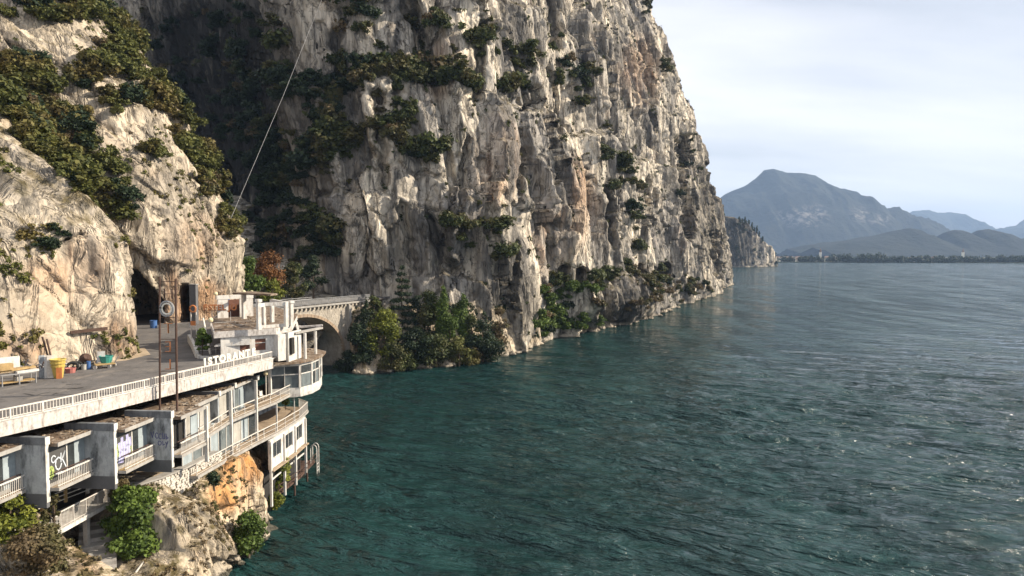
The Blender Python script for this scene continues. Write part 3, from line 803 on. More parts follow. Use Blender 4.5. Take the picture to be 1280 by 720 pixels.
bridge = thing('arch_bridge', (-44, 136, 0), 'old pale stone road bridge with one big arch across the ravine mouth', 'bridge')
L = (BR1-BR0).length; mid = 23.4; half = 12.4; crown = 11.9; spring = 3.4
def arch_z(t):
    u = (t-mid)/half
    return spring+(crown-spring)*math.sqrt(max(0, 1-u*u)) if abs(u) < 1 else -1.5
ts = sorted(set(list(np.linspace(0, L, 30))+list(mid+half*np.cos(np.linspace(0, math.pi, 41)))))
mb = MB(); vs = []; fs = []
for t in ts:
    p = BR0+bd*t; q = p-bn*6.5; z = arch_z(t+1e-6) if t <= mid else arch_z(t-1e-6)
    vs += [(p.x, p.y, 13.75), (p.x, p.y, z), (q.x, q.y, z), (q.x, q.y, 13.75)]
for i in range(len(ts)-1):
    a = 4*i; b = a+4
    fs += [(a, a+1, b+1, b), (a+1, a+2, b+2, b+1), (a+2, a+3, b+3, b+2), (a+3, a, b, b+3)]
mb.add(vs, fs); mb.build('spandrel_wall', M['bridge'], bridge)
mb = MB()
for i in range(37):                                                   # arch stones
    t0 = math.pi*(i+0.04)/37; t1 = math.pi*(i+0.96)/37; th = 0.62
    v_ = []
    for (tt, rr) in ((t0, 0), (t1, 0), (t1, th), (t0, th)):
        u = mid+(half+rr)*math.cos(tt); z = spring+(crown-spring+rr)*math.sin(tt); p = BR0+bd*u
        v_ += [(p.x+bn.x*0.10, p.y+bn.y*0.10, z), (p.x-bn.x*0.3, p.y-bn.y*0.3, z)]
    mb.add(v_, [(0, 2, 4, 6), (1, 7, 5, 3), (0, 1, 3, 2), (2, 3, 5, 4), (4, 5, 7, 6), (6, 7, 1, 0)])
tag(mb.build('arch_ring', M['brick'], bridge), kind='stuff')
mb = MB()                                                             # courses of the spandrel stones
rs = random.Random(3); z = 3.0
while z < 13.2:
    h = rs.uniform(0.34, 0.5); t = rs.uniform(0, 0.5)
    while t < L-0.3:
        w = rs.uniform(0.45, 1.0)
        zc = max(arch_z(t), arch_z(t+w)); zm = arch_z(t+w/2)
        if abs((t+w/2-mid)/half) >= 1.04 or z > spring+(crown+0.75-spring)*math.sqrt(max(0, 1-((t+w/2-mid)/(half+0.7))**2))+0.05:
            p = BR0+bd*(t+w/2)
            mb.box((p.x, p.y, z+h/2), (w-0.05, 0.06+rs.uniform(0, 0.09), h-0.05), (bd.x, bd.y, 0))
        t += w
    z += h
tag(mb.build('wall_stones', M['bridge'], bridge), kind='stuff')
mb = MB(); p0 = BR0+bn*0.25; p1 = BR1+bn*0.25
mb.bar((p0.x, p0.y, 13.98), (p1.x, p1.y, 13.98), 0.9, 0.34); mb.build('deck_edge', M['concrete'], bridge)
mb = MB(); c0 = BR0-bn*3.2; c1 = BR1-bn*3.2; e1 = c1+bd*9
mb.bar((c0.x, c0.y, 14.2), (e1.x, e1.y, 14.2), 6.0, 0.5); mb.build('roadway', M['asphalt'], bridge)
src = MB().box((0, 0, 0), (0.42, 0.5, 0.5)).mesh('corbel')
copies('corbel', src, [(((BR0+bd*(1+i*1.22)+bn*0.3).x, (BR0+bd*(1+i*1.22)+bn*0.3).y, 13.55), math.atan2(bd.y, bd.x)) for i in range(35)], bridge, M['bridge'])
for t in (37.6, 44.2):
    p = BR0+bd*t+bn*0.35
    mb = MB().box((p.x, p.y, 6.5), (0.75, 0.9, 14), (bd.x, bd.y, 0)); mb.build('pilaster', M['concrete'], bridge)
mb = MB(); p = BR0+bd*41.0-bn*1.2
mb.box((p.x, p.y, 6.0), (6.2, 2.6, 15.8), (bd.x, bd.y, 0)); mb.build('abutment', M['bridge'], bridge)
def bridge_rail(label, off, h, nb, t0, t1):
    p = BR0+bd*t0+bn*off
    t = thing('bridge_railing', (p.x, p.y, 14.15), label, 'railing')
    for j in range(nb):
        z = 14.2+h*(j+1)/nb; a = BR0+bd*t0+bn*off; b = BR0+bd*t1+bn*off
        MB().bar((a.x, a.y, z), (b.x, b.y, z), 0.07, 0.10).build('rail_bar', M['steel'], t)
    src = MB().box((0, 0, h/2), (0.09, 0.09, h)).mesh('post')
    copies('post', src, [(((BR0+bd*q+bn*off).x, (BR0+bd*q+bn*off).y, 14.15), 0) for q in np.arange(t0, t1, 2.0)], t, M['steel'])
bridge_rail('grey steel railing along the lake side of the arch bridge', 0.4, 1.25, 5, 3, 45)
bridge_rail('grey steel railing along the ravine side of the arch bridge', -6.0, 1.1, 3, 1, 33)

# ================================================================== RESTAURANT
rest = thing('restaurant_building', (-27, 58, 0), 'abandoned white lakeside restaurant of stepped cabins and terraces below the road', 'building')
edge_o = EDGE[2:]; edge_i = offset(EDGE, 0.38)
def ribbon_wall(name, pts, th, z0, z1, mat, parent):
    mb = MB(); o2 = offset(pts, th); n = len(pts); vs = []; fs = []
    for p, q in zip(pts, o2): vs += [(p[0], p[1], z0), (p[0], p[1], z1), (q[0], q[1], z1), (q[0], q[1], z0)]
    for i in range(n-1):
        a = 4*i; b = a+4
        fs += [(a, b, b+1, a+1), (a+1, b+1, b+2, a+2), (a+2, b+2, b+3, a+3), (a+3, b+3, b, a)]
    fs += [(0, 1, 2, 3), (4*n-4, 4*n-1, 4*n-2, 4*n-3)]
    return mb.add(vs, fs).build(name, mat, parent)
ribbon_wall('deck_fascia', EDGE, 0.34, 13.93, 14.86, M['fascia'], rest)
ribbon_wall('fascia_coping', offset(EDGE, -0.05), 0.44, 14.862, 14.93, M['white'], rest)
ribbon_wall('deck_slab', offset(EDGE, 0.36), 8.0, 13.96, 14.40, M['concrete'], rest)

# road railing
rt = thing('road_railing', (-27, 51.3, 14.93), 'low flaking white railing with thin bars along the road above the cabins', 'railing')
ln = offset(EDGE, 0.12)
ribbon_wall('top_rail', offset(EDGE, 0.08), 0.09, 15.50, 15.58, M['rail'], rt)
ribbon_wall('bottom_rail', offset(EDGE, 0.10), 0.05, 14.99, 15.03, M['rail'], rt)
src = MB().box((0, 0, 0.285), (0.09, 0.09, 0.57)).mesh('post')
copies('post', src, [((p.x, p.y, 14.93), a) for p, a in lerp_path(ln, 1.95)], rt, M['rail'])
src = MB().box((0, 0, 0.24), (0.032, 0.032, 0.47)).mesh('baluster')
copies('baluster', src, [((p.x, p.y, 15.03), a) for p, a in lerp_path(ln, 0.205) if p.y > 33], rt, M['rail'])

# --- stepped cabins
U = Vector((0.08, 0.9968, 0)); IN = Vector((-0.9968, 0.08, 0))
CW = [Vector((-33.2, 35.2, 0)), Vector((-31.0, 38.6, 0)), Vector((-28.8, 42.0, 0)), Vector((-26.5, 45.4, 0)), Vector((-24.45, 49.0, 0)), Vector((-24.0, 52.75, 0))]
def V3(v, z): return Vector((v.x, v.y, z))
baluster = MB().box((0, 0, 0.43), (0.03, 0.03, 0.86)).mesh('baluster')
def stroke(mb, o, ux, uz, pts, w, n_):
    q = [o+ux*a+uz*b for a, b in pts]
    for a, b in zip(q[:-1], q[1:]):
        s_ = (b-a).cross(n_).normalized()*w*0.5; e_ = (b-a).normalized()*w*0.3
        mb.add([a-e_-s_+n_*0.012, b+e_-s_+n_*0.012, b+e_+s_+n_*0.012, a-e_+s_+n_*0.012, a-e_-s_, b+e_-s_, b+e_+s_, a-e_+s_],
               [(0, 1, 2, 3), (4, 7, 6, 5), (0, 4, 5, 1), (1, 5, 6, 2), (2, 6, 7, 3), (3, 7, 4, 0)])
def arcp(cx, cy, rx, ry, a0, a1, n=8):
    return [(cx+rx*math.cos(R(a0+(a1-a0)*i/n)), cy+ry*math.sin(R(a0+(a1-a0)*i/n))) for i in range(n+1)]
def debris(name, poly_o, ux, uy, lx, ly, z, n, seed, parent):
    r = random.Random(seed); mb = MB()
    for i in range(n):
        p = poly_o+ux*(r.random()*lx)+uy*(r.random()*ly)
        sz = r.uniform(0.05, 0.28)
        mb.box((p.x, p.y, z+0.02), (sz*r.uniform(1, 3.2), sz, r.uniform(0.03, 0.12)), (math.cos(i*2.4), math.sin(i*2.4), r.uniform(-.2, .2)))
    tag(mb.build(name, M['debris'], parent), kind='stuff')
for i in range(5):
    w = CW[i]; nx_ = CW[i+1]; span = (nx_-w).dot(U)
    # party wall between the cabins with its cap and dark foot
    wb = w; w = w+IN*0.35
    c = w+IN*1.75+U*0.14
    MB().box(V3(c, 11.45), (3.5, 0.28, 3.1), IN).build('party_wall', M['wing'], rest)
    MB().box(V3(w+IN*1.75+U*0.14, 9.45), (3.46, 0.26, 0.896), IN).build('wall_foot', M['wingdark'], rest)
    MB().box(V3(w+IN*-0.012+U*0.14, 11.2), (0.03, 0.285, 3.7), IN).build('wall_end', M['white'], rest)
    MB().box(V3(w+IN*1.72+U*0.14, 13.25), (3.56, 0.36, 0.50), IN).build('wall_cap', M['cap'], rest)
    MB().box(V3(w+IN*-0.075+U*0.14, 13.25), (0.03, 0.38, 0.51), IN).build('cap_end', M['white'], rest)
    # roof
    ww_ = w; w = wb
    o0 = w+IN*-0.22+U*0.33; rl = span-0.36
    MB().box(V3(o0+IN*2.3+U*rl/2, 12.93), (rl, 4.6, 0.2), U).build('cabin_roof', M['roof'], rest)
    MB().box(V3(o0+IN*-0.02+U*rl/2, 12.95), (rl, 0.05, 0.25), U).build('roof_edge', M['concrete'], rest)
    debris('roof_debris', o0+IN*0.15, U, IN, rl, 2.6, 13.03, 60, 50+i, rest)
    # balcony
    sl_ = MB().box(V3(o0+IN*0.40+U*rl/2, 10.09), (rl, 0.85, 0.20), U).build('balcony', M['concrete'], rest)
    MB().box(V3(o0+IN*0.40+U*rl/2, 10.198), (rl-0.06, 0.7, 0.012), U).build('balcony_floor', M['floor'] if i != 3 else M['wood'], sl_)
    for zz, ww in ((11.08, 0.08), (10.32, 0.04)):
        a = o0+IN*0.06; MB().bar(V3(a, zz), V3(a+U*rl, zz), ww, ww).build('handrail', M['rail'], sl_)
    a = o0+IN*0.3; MB().bar(V3(a, 11.15), V3(a+U*rl, 11.15), 0.05, 0.05).build('inner_handrail', M['rust'], sl_)
    copies('baluster', baluster, [(V3(o0+IN*0.06+U*(0.08+0.155*q), 10.2), 0) for q in range(int((rl-0.1)/0.155))], sl_, M['rail'])
    copies('baluster', baluster, [(V3(o0+IN*(0.06+0.16*q)+U*(rl-0.05), 10.2), 0) for q in range(1, 4)], sl_, M['rail'])
    # window front: panels and mullions
    g0 = w+IN*0.42+U*0.29; gl = span-0.30
    seg = [(0, 0.46, 'darkpanel' if i < 4 else 'dark'), (0.50, 0.70, 'glassdark' if i < 4 else 'dark'), (0.70, 1.0, 'bluepanel')]
    for a, b, m_ in seg:
        MB().box(V3(g0+U*(gl*(a+b)/2)+(IN*0.02 if m_ != 'dark' else IN*0.6), 11.5), (gl*(b-a)-0.03, 0.05, 2.6), U).build('window_panel', M[m_], rest)
    MB().box(V3(g0+U*gl*0.48, 11.5), (0.09, 0.12, 2.64), U).build('mullion', M['white'], rest)
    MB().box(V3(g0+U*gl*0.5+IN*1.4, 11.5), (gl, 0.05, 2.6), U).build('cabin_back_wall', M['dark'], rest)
    MB().box(V3(g0+U*gl*0.5, 10.32), (gl, 0.10, 0.22), U).build('window_sill', M['concrete'], rest)
    gN = -IN; go = V3(g0+gN*0.016, 10.35)
    if i == 2:
        mb = MB()
        stroke(mb, go, U, Vector((0, 0, 1)), arcp(0.45, 1.55, 0.18, 0.22, 30, 330), 0.075, gN)
        stroke(mb, go, U, Vector((0, 0, 1)), arcp(0.85, 1.15, 0.26, 0.40, 10, 350), 0.085, gN)
        stroke(mb, go, U, Vector((0, 0, 1)), [(1.1, 1.75), (1.05, 1.2), (1.45, 1.8), (1.2, 1.35), (1.5, 0.75)], 0.075, gN)
        stroke(mb, go, U, Vector((0, 0, 1)), [(0.6, 0.55), (1.0, 0.6), (1.3, 0.45)], 0.07, gN)
        mb.build('white_graffiti', M['ink_white'], rest)
        mb = MB(); stroke(mb, go, U, Vector((0, 0, 1)), arcp(0.22, 0.75, 0.16, 0.33, 0, 360), 0.2, gN); mb.build('lime_graffiti', M['ink_lime'], rest)
    if i == 1:
        mb = MB(); stroke(mb, go, U, Vector((0, 0, 1)), arcp(1.1, 0.95, 0.2, 0.5, 0, 360), 0.2, gN); stroke(mb, go, U, Vector((0, 0, 1)), [(0.9, 0.3), (1.4, 0.25), (1.3, 0.7)], 0.16, gN)
        mb.build('lime_graffiti', M['ink_lime'], rest)
    if i == 3:
        mb = MB()
        for cx, z0, z1 in ((0.35, 0.35, 1.6), (0.62, 0.3, 1.9), (0.9, 0.5, 1.55), (1.18, 0.6, 1.95), (1.42, 0.75, 1.7)):
            stroke(mb, go, U, Vector((0, 0, 1)), [(cx-0.04, z0), (cx+0.05, (z0+z1)/2), (cx, z1)], 0.27, gN)
        mb.build('lilac_graffiti', M['ink_lilac'], rest)
        mb = MB()
        for cx, z0, z1 in ((0.22, 0.4, 1.5), (0.5, 0.35, 1.75), (0.77, 0.5, 1.6), (1.05, 0.6, 1.7), (1.3, 0.7, 1.85)):
            stroke(mb, go+gN*0.013, U, Vector((0, 0, 1)), [(cx, z0), (cx+0.07, (z0+z1)/2+.1), (cx-0.02, z1)], 0.05, gN)
        mb.build('white_graffiti', M['ink_white'], rest)
        mb = MB()
        for cx, cz in ((0.12, 1.2), (0.15, 0.9), (1.55, 1.0), (1.6, 0.7), (0.1, 1.5)): stroke(mb, go, U, Vector((0, 0, 1)), arcp(cx, cz, 0.06, 0.1, 0, 360, 6), 0.10, gN)
        mb.build('lime_graffiti', M['ink_lime'], rest)
    if i == 4:
        mb = MB(); wo = V3(w+IN*1.97+U*-0.004, 10.35); wx = -IN; wn = -U
        for pts in ([(0.1, 1.6), (0.2, 1.2), (0.32, 1.65)], arcp(0.55, 1.35, 0.13, 0.2, 50, 310, 6), arcp(0.8, 1.3, 0.12, 0.2, 50, 310, 6), [(1.0, 1.55), (0.98, 1.15), (1.15, 1.15), (1.15, 1.5)],
                    [(1.25, 1.5), (1.27, 1.1), (1.42, 1.2), (1.27, 1.3)], arcp(0.75, 0.8, 0.13, 0.16, 0, 360, 7), [(0.98, 0.95), (1.0, 0.65), (1.15, 0.75)], [(1.2, 0.9), (1.28, 0.7), (1.38, 0.95), (1.2, 0.45)]):
            stroke(mb, wo, wx, Vector((0, 0, 1)), pts, 0.05, wn)
        mb.build('blue_graffiti', M['ink_blue'], rest)

# --- upper row set back behind the terrace
UW = [Vector((-24.15, 53.0, 0)), Vector((-24.9, 57.3, 0)), Vector((-25.05, 60.95, 0)), Vector((-24.4, 64.7, 0))]
U2 = Vector((0.03, 0.9995, 0)); I2 = Vector((-0.9995, 0.03, 0))
for i in range(3):
    w = UW[i]; span = (UW[i+1]-w).dot(U2); e = min(0, (UW[i+1]-w).dot(-I2))
    f0 = w+I2*(-0.05-e)
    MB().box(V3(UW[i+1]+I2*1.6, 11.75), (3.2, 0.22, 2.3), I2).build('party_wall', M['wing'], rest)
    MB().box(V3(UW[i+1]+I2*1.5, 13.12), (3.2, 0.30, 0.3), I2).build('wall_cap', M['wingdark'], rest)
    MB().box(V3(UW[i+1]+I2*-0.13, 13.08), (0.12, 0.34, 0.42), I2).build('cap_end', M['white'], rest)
    MB().box(V3(f0+I2*1.9+U2*span/2, 12.88), (span-0.34, 3.8, 0.22), U2).build('cabin_roof', M['roof'], rest)
    MB().box(V3(f0+I2*-0.02+U2*span/2, 12.9), (span-0.34, 0.06, 0.28), U2).build('roof_edge', M['concrete'], rest)
    debris('roof_debris', f0+U2*0.15+I2*0.1, U2, I2, span-0.5, 2.6, 13.0, 70, 80+i, rest)
    g0 = f0+I2*0.7
    cols = [('curtain', 0, 0.42), ('white', 0.42, 0.5), ('curtain', 0.52, 1)] if i == 0 else ([('bluepanel', 0, 0.3), ('curtain', 0.32, 1)] if i == 1 else [('dark', 0, 0.3), ('glass', 0.34, 0.62), ('bluepanel', 0.62, 1)])
    for m_, a, b in cols:
        MB().box(V3(g0+U2*(span*(a+b)/2), 11.5), (span*(b-a)-0.04, 0.06, 2.55), U2).build('window_panel', M[m_], rest)
    MB().box(V3(g0+U2*span*0.31+I2*-0.02, 11.5), (0.08, 0.12, 2.55), U2).build('mullion', M['white'], rest)
def slab(name, front, back_x, z0, z1, mat, floor=None):
    poly = list(front)+[(back_x, front[-1][1]+0.2), (back_x, front[0][1])]
    o = MB().prism(poly, z0, z1).build(name, mat, rest)
    if floor:
        inner = offset(front, 0.12)+[(back_x+0.1, front[-1][1]), (back_x+0.1, front[0][1])]
        MB().prism(inner, z1+0.001, z1+0.012).build('terrace_floor', floor, o)
    return o
UF = [(-24.55, 53.2), (-24.8, 59.6), (-24.15, 63.6), (-23.45, 67.0), (-23.15, 71.3)]
LF = [(-25.05, 53.6), (-24.45, 59.0), (-23.9, 63.0), (-23.2, 67.0), (-22.75, 72.6), (-23.0, 76.4), (-24.6, 78.2)]
up_t = slab('upper_terrace', UF, -28.6, 9.98, 10.2, M['concrete'], M['floor'])
lo_t = slab('lower_terrace', LF, -28.6, 6.98, 7.2, M['concrete'], M['floor'])
def terrace_rail(parent, pts, z, h, rails, step, panel=None, bal=None):
    ln = offset(pts, 0.08)
    ribbon_wall('handrail', ln, 0.07, z+h-0.07, z+h, M['rail'], parent)
    for r_ in rails: ribbon_wall('lower_rail', ln, 0.03, z+r_-0.015, z+r_+0.015, M['rail'], parent)
    src = MB().box((0, 0, h/2), (0.05, 0.05, h)).mesh('rail_post')
    copies('rail_post', src, [((p.x, p.y, z), a) for p, a in lerp_path(offset(pts, 0.11), step)], parent, M['rail'])
    if bal:
        src = MB().box((0, 0, h/2-0.05), (0.025, 0.025, h-0.1)).mesh('baluster')
        copies('baluster', src, [((p.x, p.y, z), a) for p, a in lerp_path(offset(pts, 0.11), bal)], parent, M['rail'])
terrace_rail(up_t, UF, 10.2, 1.0, (0.12, 0.5), 2.2)
terrace_rail(lo_t, LF[:5], 7.2, 1.0, (0.12, 0.5), 2.2)
terrace_rail(lo_t, LF[4:], 7.2, 1.0, (0.12,), 1.2, bal=0.14)
# fan-shaped ornaments in the railings
def ornament(x, y, z, parent):
    mb = MB(); o = Vector((x, y, z))
    for a0 in range(0, 180, 30):
        p = [o+Vector((0, 0.42*math.cos(R(t)), 0.42*math.sin(R(t))*abs(math.cos(R(a0))))) for t in range(0, 181, 30)]
        mb.tube(p, 0.02, 4)
    mb.build('rail_ornament', M['rail'], parent)
for (x, y, z, p) in ((-24.7, 60.6, 10.5, up_t), (-24.75, 56.2, 10.4, up_t), (-24.75, 57.2, 7.5, lo_t), (-24.3, 59.8, 7.6, lo_t)): ornament(x, y, z, p)
for (x, y, z0, z1, w) in ((-24.0, 52.95, 8.6, 13.0, 0.24), (-24.72, 59.4, 7.0, 12.95, 0.22), (-24.15, 63.8, 7.0, 13.0, 0.22), (-23.4, 67.15, 7.0, 10.0, 0.12), (-23.0, 71.4, 7.2, 9.98, 0.08)):
    MB().box((x, y, (z0+z1)/2), (w, w, z1-z0)).build('post', M['white'], rest)
# lower glazed front
lf = [(-26.2, 53.4), (-25.9, 56.0), (-25.7, 59.2), (-25.35, 63.4), (-24.9, 67.0)]
pan = ['bluepanel', 'glass', 'darkpanel', 'bluepanel', 'glass', 'glass', 'curtain', 'bluepanel', 'glassdark', 'bluepanel']
tt = lerp_path(lf, 1.38)
for j, ((p, a), (q, _)) in enumerate(zip(tt[:-1], tt[1:])):
    MB().bar((p.x, p.y, 8.58), ((q.x), (q.y), 8.58), 0.05, 2.72).build('window_panel', M[pan[j % len(pan)]], rest)
    MB().box((p.x+0.03, p.y, 8.58), (0.08, 0.08, 2.72)).build('mullion', M['white'], rest)
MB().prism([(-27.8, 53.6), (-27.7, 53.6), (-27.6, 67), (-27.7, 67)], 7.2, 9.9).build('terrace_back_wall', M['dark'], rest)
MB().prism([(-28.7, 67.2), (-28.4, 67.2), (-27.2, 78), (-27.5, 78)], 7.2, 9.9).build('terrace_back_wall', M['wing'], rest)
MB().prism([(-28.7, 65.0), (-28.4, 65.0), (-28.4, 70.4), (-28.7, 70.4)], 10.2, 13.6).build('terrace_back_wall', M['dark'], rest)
# --- glazed round pavilion
PV = [(-25.2, 70.15), (-22.3, 71.3), (-21.55, 73.0), (-21.4, 75.2), (-21.9, 78.0), (-24.3, 80.2), (-28.0, 80)]
back = [(-28.4, 70.3)]
MB().prism(PV+back, 9.85, 10.18).build('pavilion_floor', M['fascia'], rest)
PVi = [(x*0.985-0.36, y) for x, y in PV]
rf = MB().prism([(-29, 65.6), (-25.2, 66.3), (-24.3, 69.4), (-22.1, 70.9), (-21.3, 72.8), (-21.05, 75.3), (-21.5, 78.4), (-23.8, 80.8), (-29, 81)], 13.42, 13.66).build('pavilion_roof', M['roof'], rest)
debris('roof_debris', Vector((-24.5, 70.5, 0)), Vector((0.2, 1, 0)), Vector((-1, 0.3, 0)), 9, 4, 13.68, 110, 99, rest)
for j in range(5):
    a = Vector((PV[j][0], PV[j][1], 0)); b = Vector((PV[j+1][0], PV[j+1][1], 0)); d = (b-a)
    ins = Vector((-d.y, d.x, 0)).normalized()
    MB().bar(V3(a, 10.5)+ins*0.06, V3(b, 10.5)+ins*0.06, 0.12, 0.64).build('pavilion_parapet', M['white'], rest)
    MB().bar(V3(a, 13.27)+ins*0.06, V3(b, 13.27)+ins*0.06, 0.12, 0.30).build('pavilion_lintel', M['white'], rest)
    MB().bar(V3(a, 12.25)+ins*0.06, V3(b, 12.25)+ins*0.06, 0.09, 0.10).build('transom', M['white'], rest)
    n_ = 2 if d.length > 2.2 else 1
    for q in range(n_+1):
        w_ = 0.22 if q in (0, n_) else 0.08
        c = a+d*(q/n_); MB().box(V3(c, 11.97)+ins*0.07, (w_, 0.15, 2.3), d).build('pavilion_mullion', M['white'], rest)
    for q in range(n_):
        c0 = a+d*(q/n_); c1 = a+d*((q+1)/n_)
        for z0, z1 in ((10.82, 12.2), (12.3, 13.12)):
            m_ = 'glass' if (q+j+(z0 > 12)) % 2 else 'glassdark'
            MB().bar(V3(c0, (z0+z1)/2)+ins*0.09, V3(c1, (z0+z1)/2)+ins*0.09, 0.02, z1-z0).build('pavilion_pane', M[m_], rest)
MB().prism([(-25.3, 70.3), (-25.1, 70.3), (-25.1, 80), (-25.3, 80)], 10.2, 13.4).build('pavilion_inner_wall', M['curtain'], rest)
MB().box((-25.1, 70.2, 11.8), (0.3, 0.3, 3.3)).build('post', M['white'], rest)
# --- white wall with windows below the lower terrace
ww = [Vector((-23.35, 64.7, 0)), Vector((-22.95, 69.4, 0)), Vector((-22.85, 74.4, 0))]
def wall_at(t):
    a, b = (ww[0], ww[1]) if t < 0.5 else (ww[1], ww[2]); u = t*2 if t < 0.5 else t*2-1
    return a+(b-a)*u
wins = [(0.07, 0.27), (0.38, 0.58), (0.69, 0.88)]
ed = [0]+[x for w_ in wins for x in w_]+[1]
for a, b in zip(ed[::2], ed[1::2]):
    MB().bar(V3(wall_at(a), 5.55), V3(wall_at(b), 5.55), 0.2, 2.86).build('terrace_wall', M['white'], rest)
for a, b in wins:
    pa, pb = wall_at(a), wall_at(b)
    MB().bar(V3(pa, 6.76), V3(pb, 6.76), 0.18, 0.43).build('wall_lintel', M['white'], rest)
    MB().bar(V3(pa, 4.55), V3(pb, 4.55), 0.18, 0.86).build('wall_apron', M['white'], rest)
    wn = MB().bar(V3(pa, 5.76)+Vector((-0.08, 0, 0)), V3(pb, 5.76)+Vector((-0.08, 0, 0)), 0.03, 1.56).build('window', M['glassdark'], rest)
    mb = MB(); m_ = (pa+pb)*0.5
    mb.box(V3(m_, 5.76), (0.06, 0.05, 1.56))
    mb.bar(V3(pa, 6.5), V3(pb, 6.5), 0.07, 0.06); mb.bar(V3(pa, 5.02), V3(pb, 5.02), 0.07, 0.06); mb.build('window_frame', M['white'], wn)
for t in (0.0, 0.33, 0.64, 0.97):
    p = wall_at(t); MB().box((p.x+0.16, p.y, 3.7), (0.2, 0.24, 6.3)).build('post', M['white'], rest)
a, b = wall_at(0), wall_at(1)
MB().bar(V3(a, 4.0)+Vector((0.2, 0, 0)), V3(wall_at(.5), 4.0)+Vector((0.2, 0, 0)), 0.5, 0.12).build('awning', M['floor'], rest)
MB().bar(V3(wall_at(.5), 4.0)+Vector((0.2, 0, 0)), V3(b, 4.0)+Vector((0.2, 0, 0)), 0.5, 0.12).build('awning', M['floor'], rest)
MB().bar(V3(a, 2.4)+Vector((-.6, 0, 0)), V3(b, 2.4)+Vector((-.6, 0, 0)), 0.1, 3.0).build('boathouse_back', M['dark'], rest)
MB().bar(V3(a, 3.0), V3(b, 3.0), 0.1, 0.14).build('boathouse_beam', M['white'], rest)
# landing stage at the water
st = thing('landing_stage', (-22.6, 72, 0), 'rusty steel landing stage with railing at the water below the restaurant', 'landing stage')
MB().prism([(-24.5, 66.0), (-22.9, 66.6), (-22.35, 72), (-22.35, 78.0), (-24.2, 78.0)], 0.75, 0.95).build('stage_deck', M['rust'], st)
for x, y in ((-22.8, 67), (-22.2, 70), (-22.1, 74), (-22.2, 78)): MB().tube([(x, y, -2), (x, y, 0.8)], 0.1, 7).build('pile', M['rust'], st)
for z in (1.45, 1.95):
    MB().tube([(-22.7, 66.6, z), (-22.0, 72, z), (-22.1, 78.3, z)], 0.04, 5).build('rail_bar', M['rust'], st)
for y in (66.6, 69, 71.5, 74, 76.2, 78.3): MB().tube([(np.interp(y, [66.6, 72, 78.3], [-22.7, -22.0, -22.1]), y, 0.95), (np.interp(y, [66.6, 72, 78.3], [-22.7, -22.0, -22.1]), y, 2.0)], 0.04, 5).build('rail_post', M['rust'], st)
ld = thing('swim_ladder', (-22.0, 77.2, 0.9), 'white hooped steel bathing ladder on the end of the landing stage', 'ladder')
for y in (76.7, 77.5):
    MB().tube([(-22.5, y, 0.95)]+[(-22.15+0.35*math.cos(R(t)), y, 2.7+0.45*math.sin(R(t))) for t in range(180, -1, -30)]+[(-21.8, y, -0.6)], 0.055, 6).build('ladder_stile', M['white'], ld)
for z in (0.1, 0.5, 0.9): MB().tube([(-21.8, 76.7, z), (-21.8, 77.5, z)], 0.035, 5).build('rung', M['white'], ld)

st.location.x -= 0.45; ld.location.x -= 0.45
# --- near lower terrace, stairs, stone wall
nt_ = MB().prism([(-30.9, 40.6), (-29.35, 43.7), (-29.0, 48.6), (-32.5, 49), (-34, 41)], 6.72, 7.0).build('cabin_terrace', M['white'], rest)
terrace_rail(nt_, [(-29.35, 43.7), (-29.0, 48.6)], 7.0, 1.15, (0.12,), 1.2, bal=0.12)
terrace_rail(nt_, [(-30.9, 40.6), (-29.35, 43.7)], 7.0, 0.95, (0.12,), 1.2, bal=0.16)
for z in (8.0, 8.3, 8.6, 8.9): MB().bar((-31.8, 43.4, z), (-30.2, 49.0, z), 0.05, 0.05).build('window_grille', M['rail'], rest)
for t in (0.25, 0.55, 0.85): MB().box((-31.8+1.6*t, 43.4+5.6*t, 8.45), (0.16, 0.16, 1.4)).build('grille_post', M['wood'] if t < .6 else M['white'], rest)
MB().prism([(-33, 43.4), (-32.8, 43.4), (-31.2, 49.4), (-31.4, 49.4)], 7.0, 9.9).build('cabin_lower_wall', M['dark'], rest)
MB().box((-31.2, 43.2, 8.2), (0.35, 0.35, 3.4)).build('post', M['white'], rest)
MB().box((-29.5, 46.4, 5.2), (0.3, 0.3, 3.1)).build('post', M['concrete'], rest)
stairs = thing('stone_stairs', (-29, 46.5, 3), 'dusty stone steps going down under the white terrace balustrade', 'stairs')
for j in range(9):
    t = j/8; c = Vector((-30.6, 49.6, 5.4)).lerp(Vector((-27.2, 43.6, 3.2)), t)
    MB().box(c, (0.86, 2.3, 0.9), (0.49, -0.87, 0)).build('step', M['concrete'], stairs)
hr = thing('stair_railing', (-27.6, 46.5, 4), 'low white stair railing beside the big green shrub', 'railing')
a = at_y(130, 718, 44.5); b = at_y(143, 672, 48.5)
MB().bar(a, b, 0.08, 0.08).build('handrail', M['rail'], hr)
for t in np.linspace(0, 1, 9):
    p = a.lerp(b, t); MB().box(p-Vector((0, 0, 0.45)), (0.03, 0.03, 0.9)).build('baluster', M['rail'], hr)
hr = thing('stair_railing', (-25.6, 46.5, 4), 'low white stair railing along the pale rock below the stone wall', 'railing')
a = at_y(165, 722, 45.0); b = at_y(190, 688, 48.0)
MB().bar(a, b, 0.08, 0.08).build('handrail', M['rail'], hr)
for t in np.linspace(0, 1, 8):
    p = a.lerp(b, t); MB().box(p-Vector((0, 0, 0.45)), (0.03, 0.03, 0.9)).build('baluster', M['rail'], hr)
sw = thing('retaining_wall', (-26.6, 54, 5), 'white dry stone retaining wall curving under the cabins', 'wall')
WL = [(-28.3, 49.0), (-27.3, 49.3), (-26.5, 50.8), (-25.8, 53.2), (-25.3, 56.4), (-25.0, 57.6)]
ribbon_wall('wall_core', WL, 0.5, 5.2, 7.95, M['mortar'], sw)
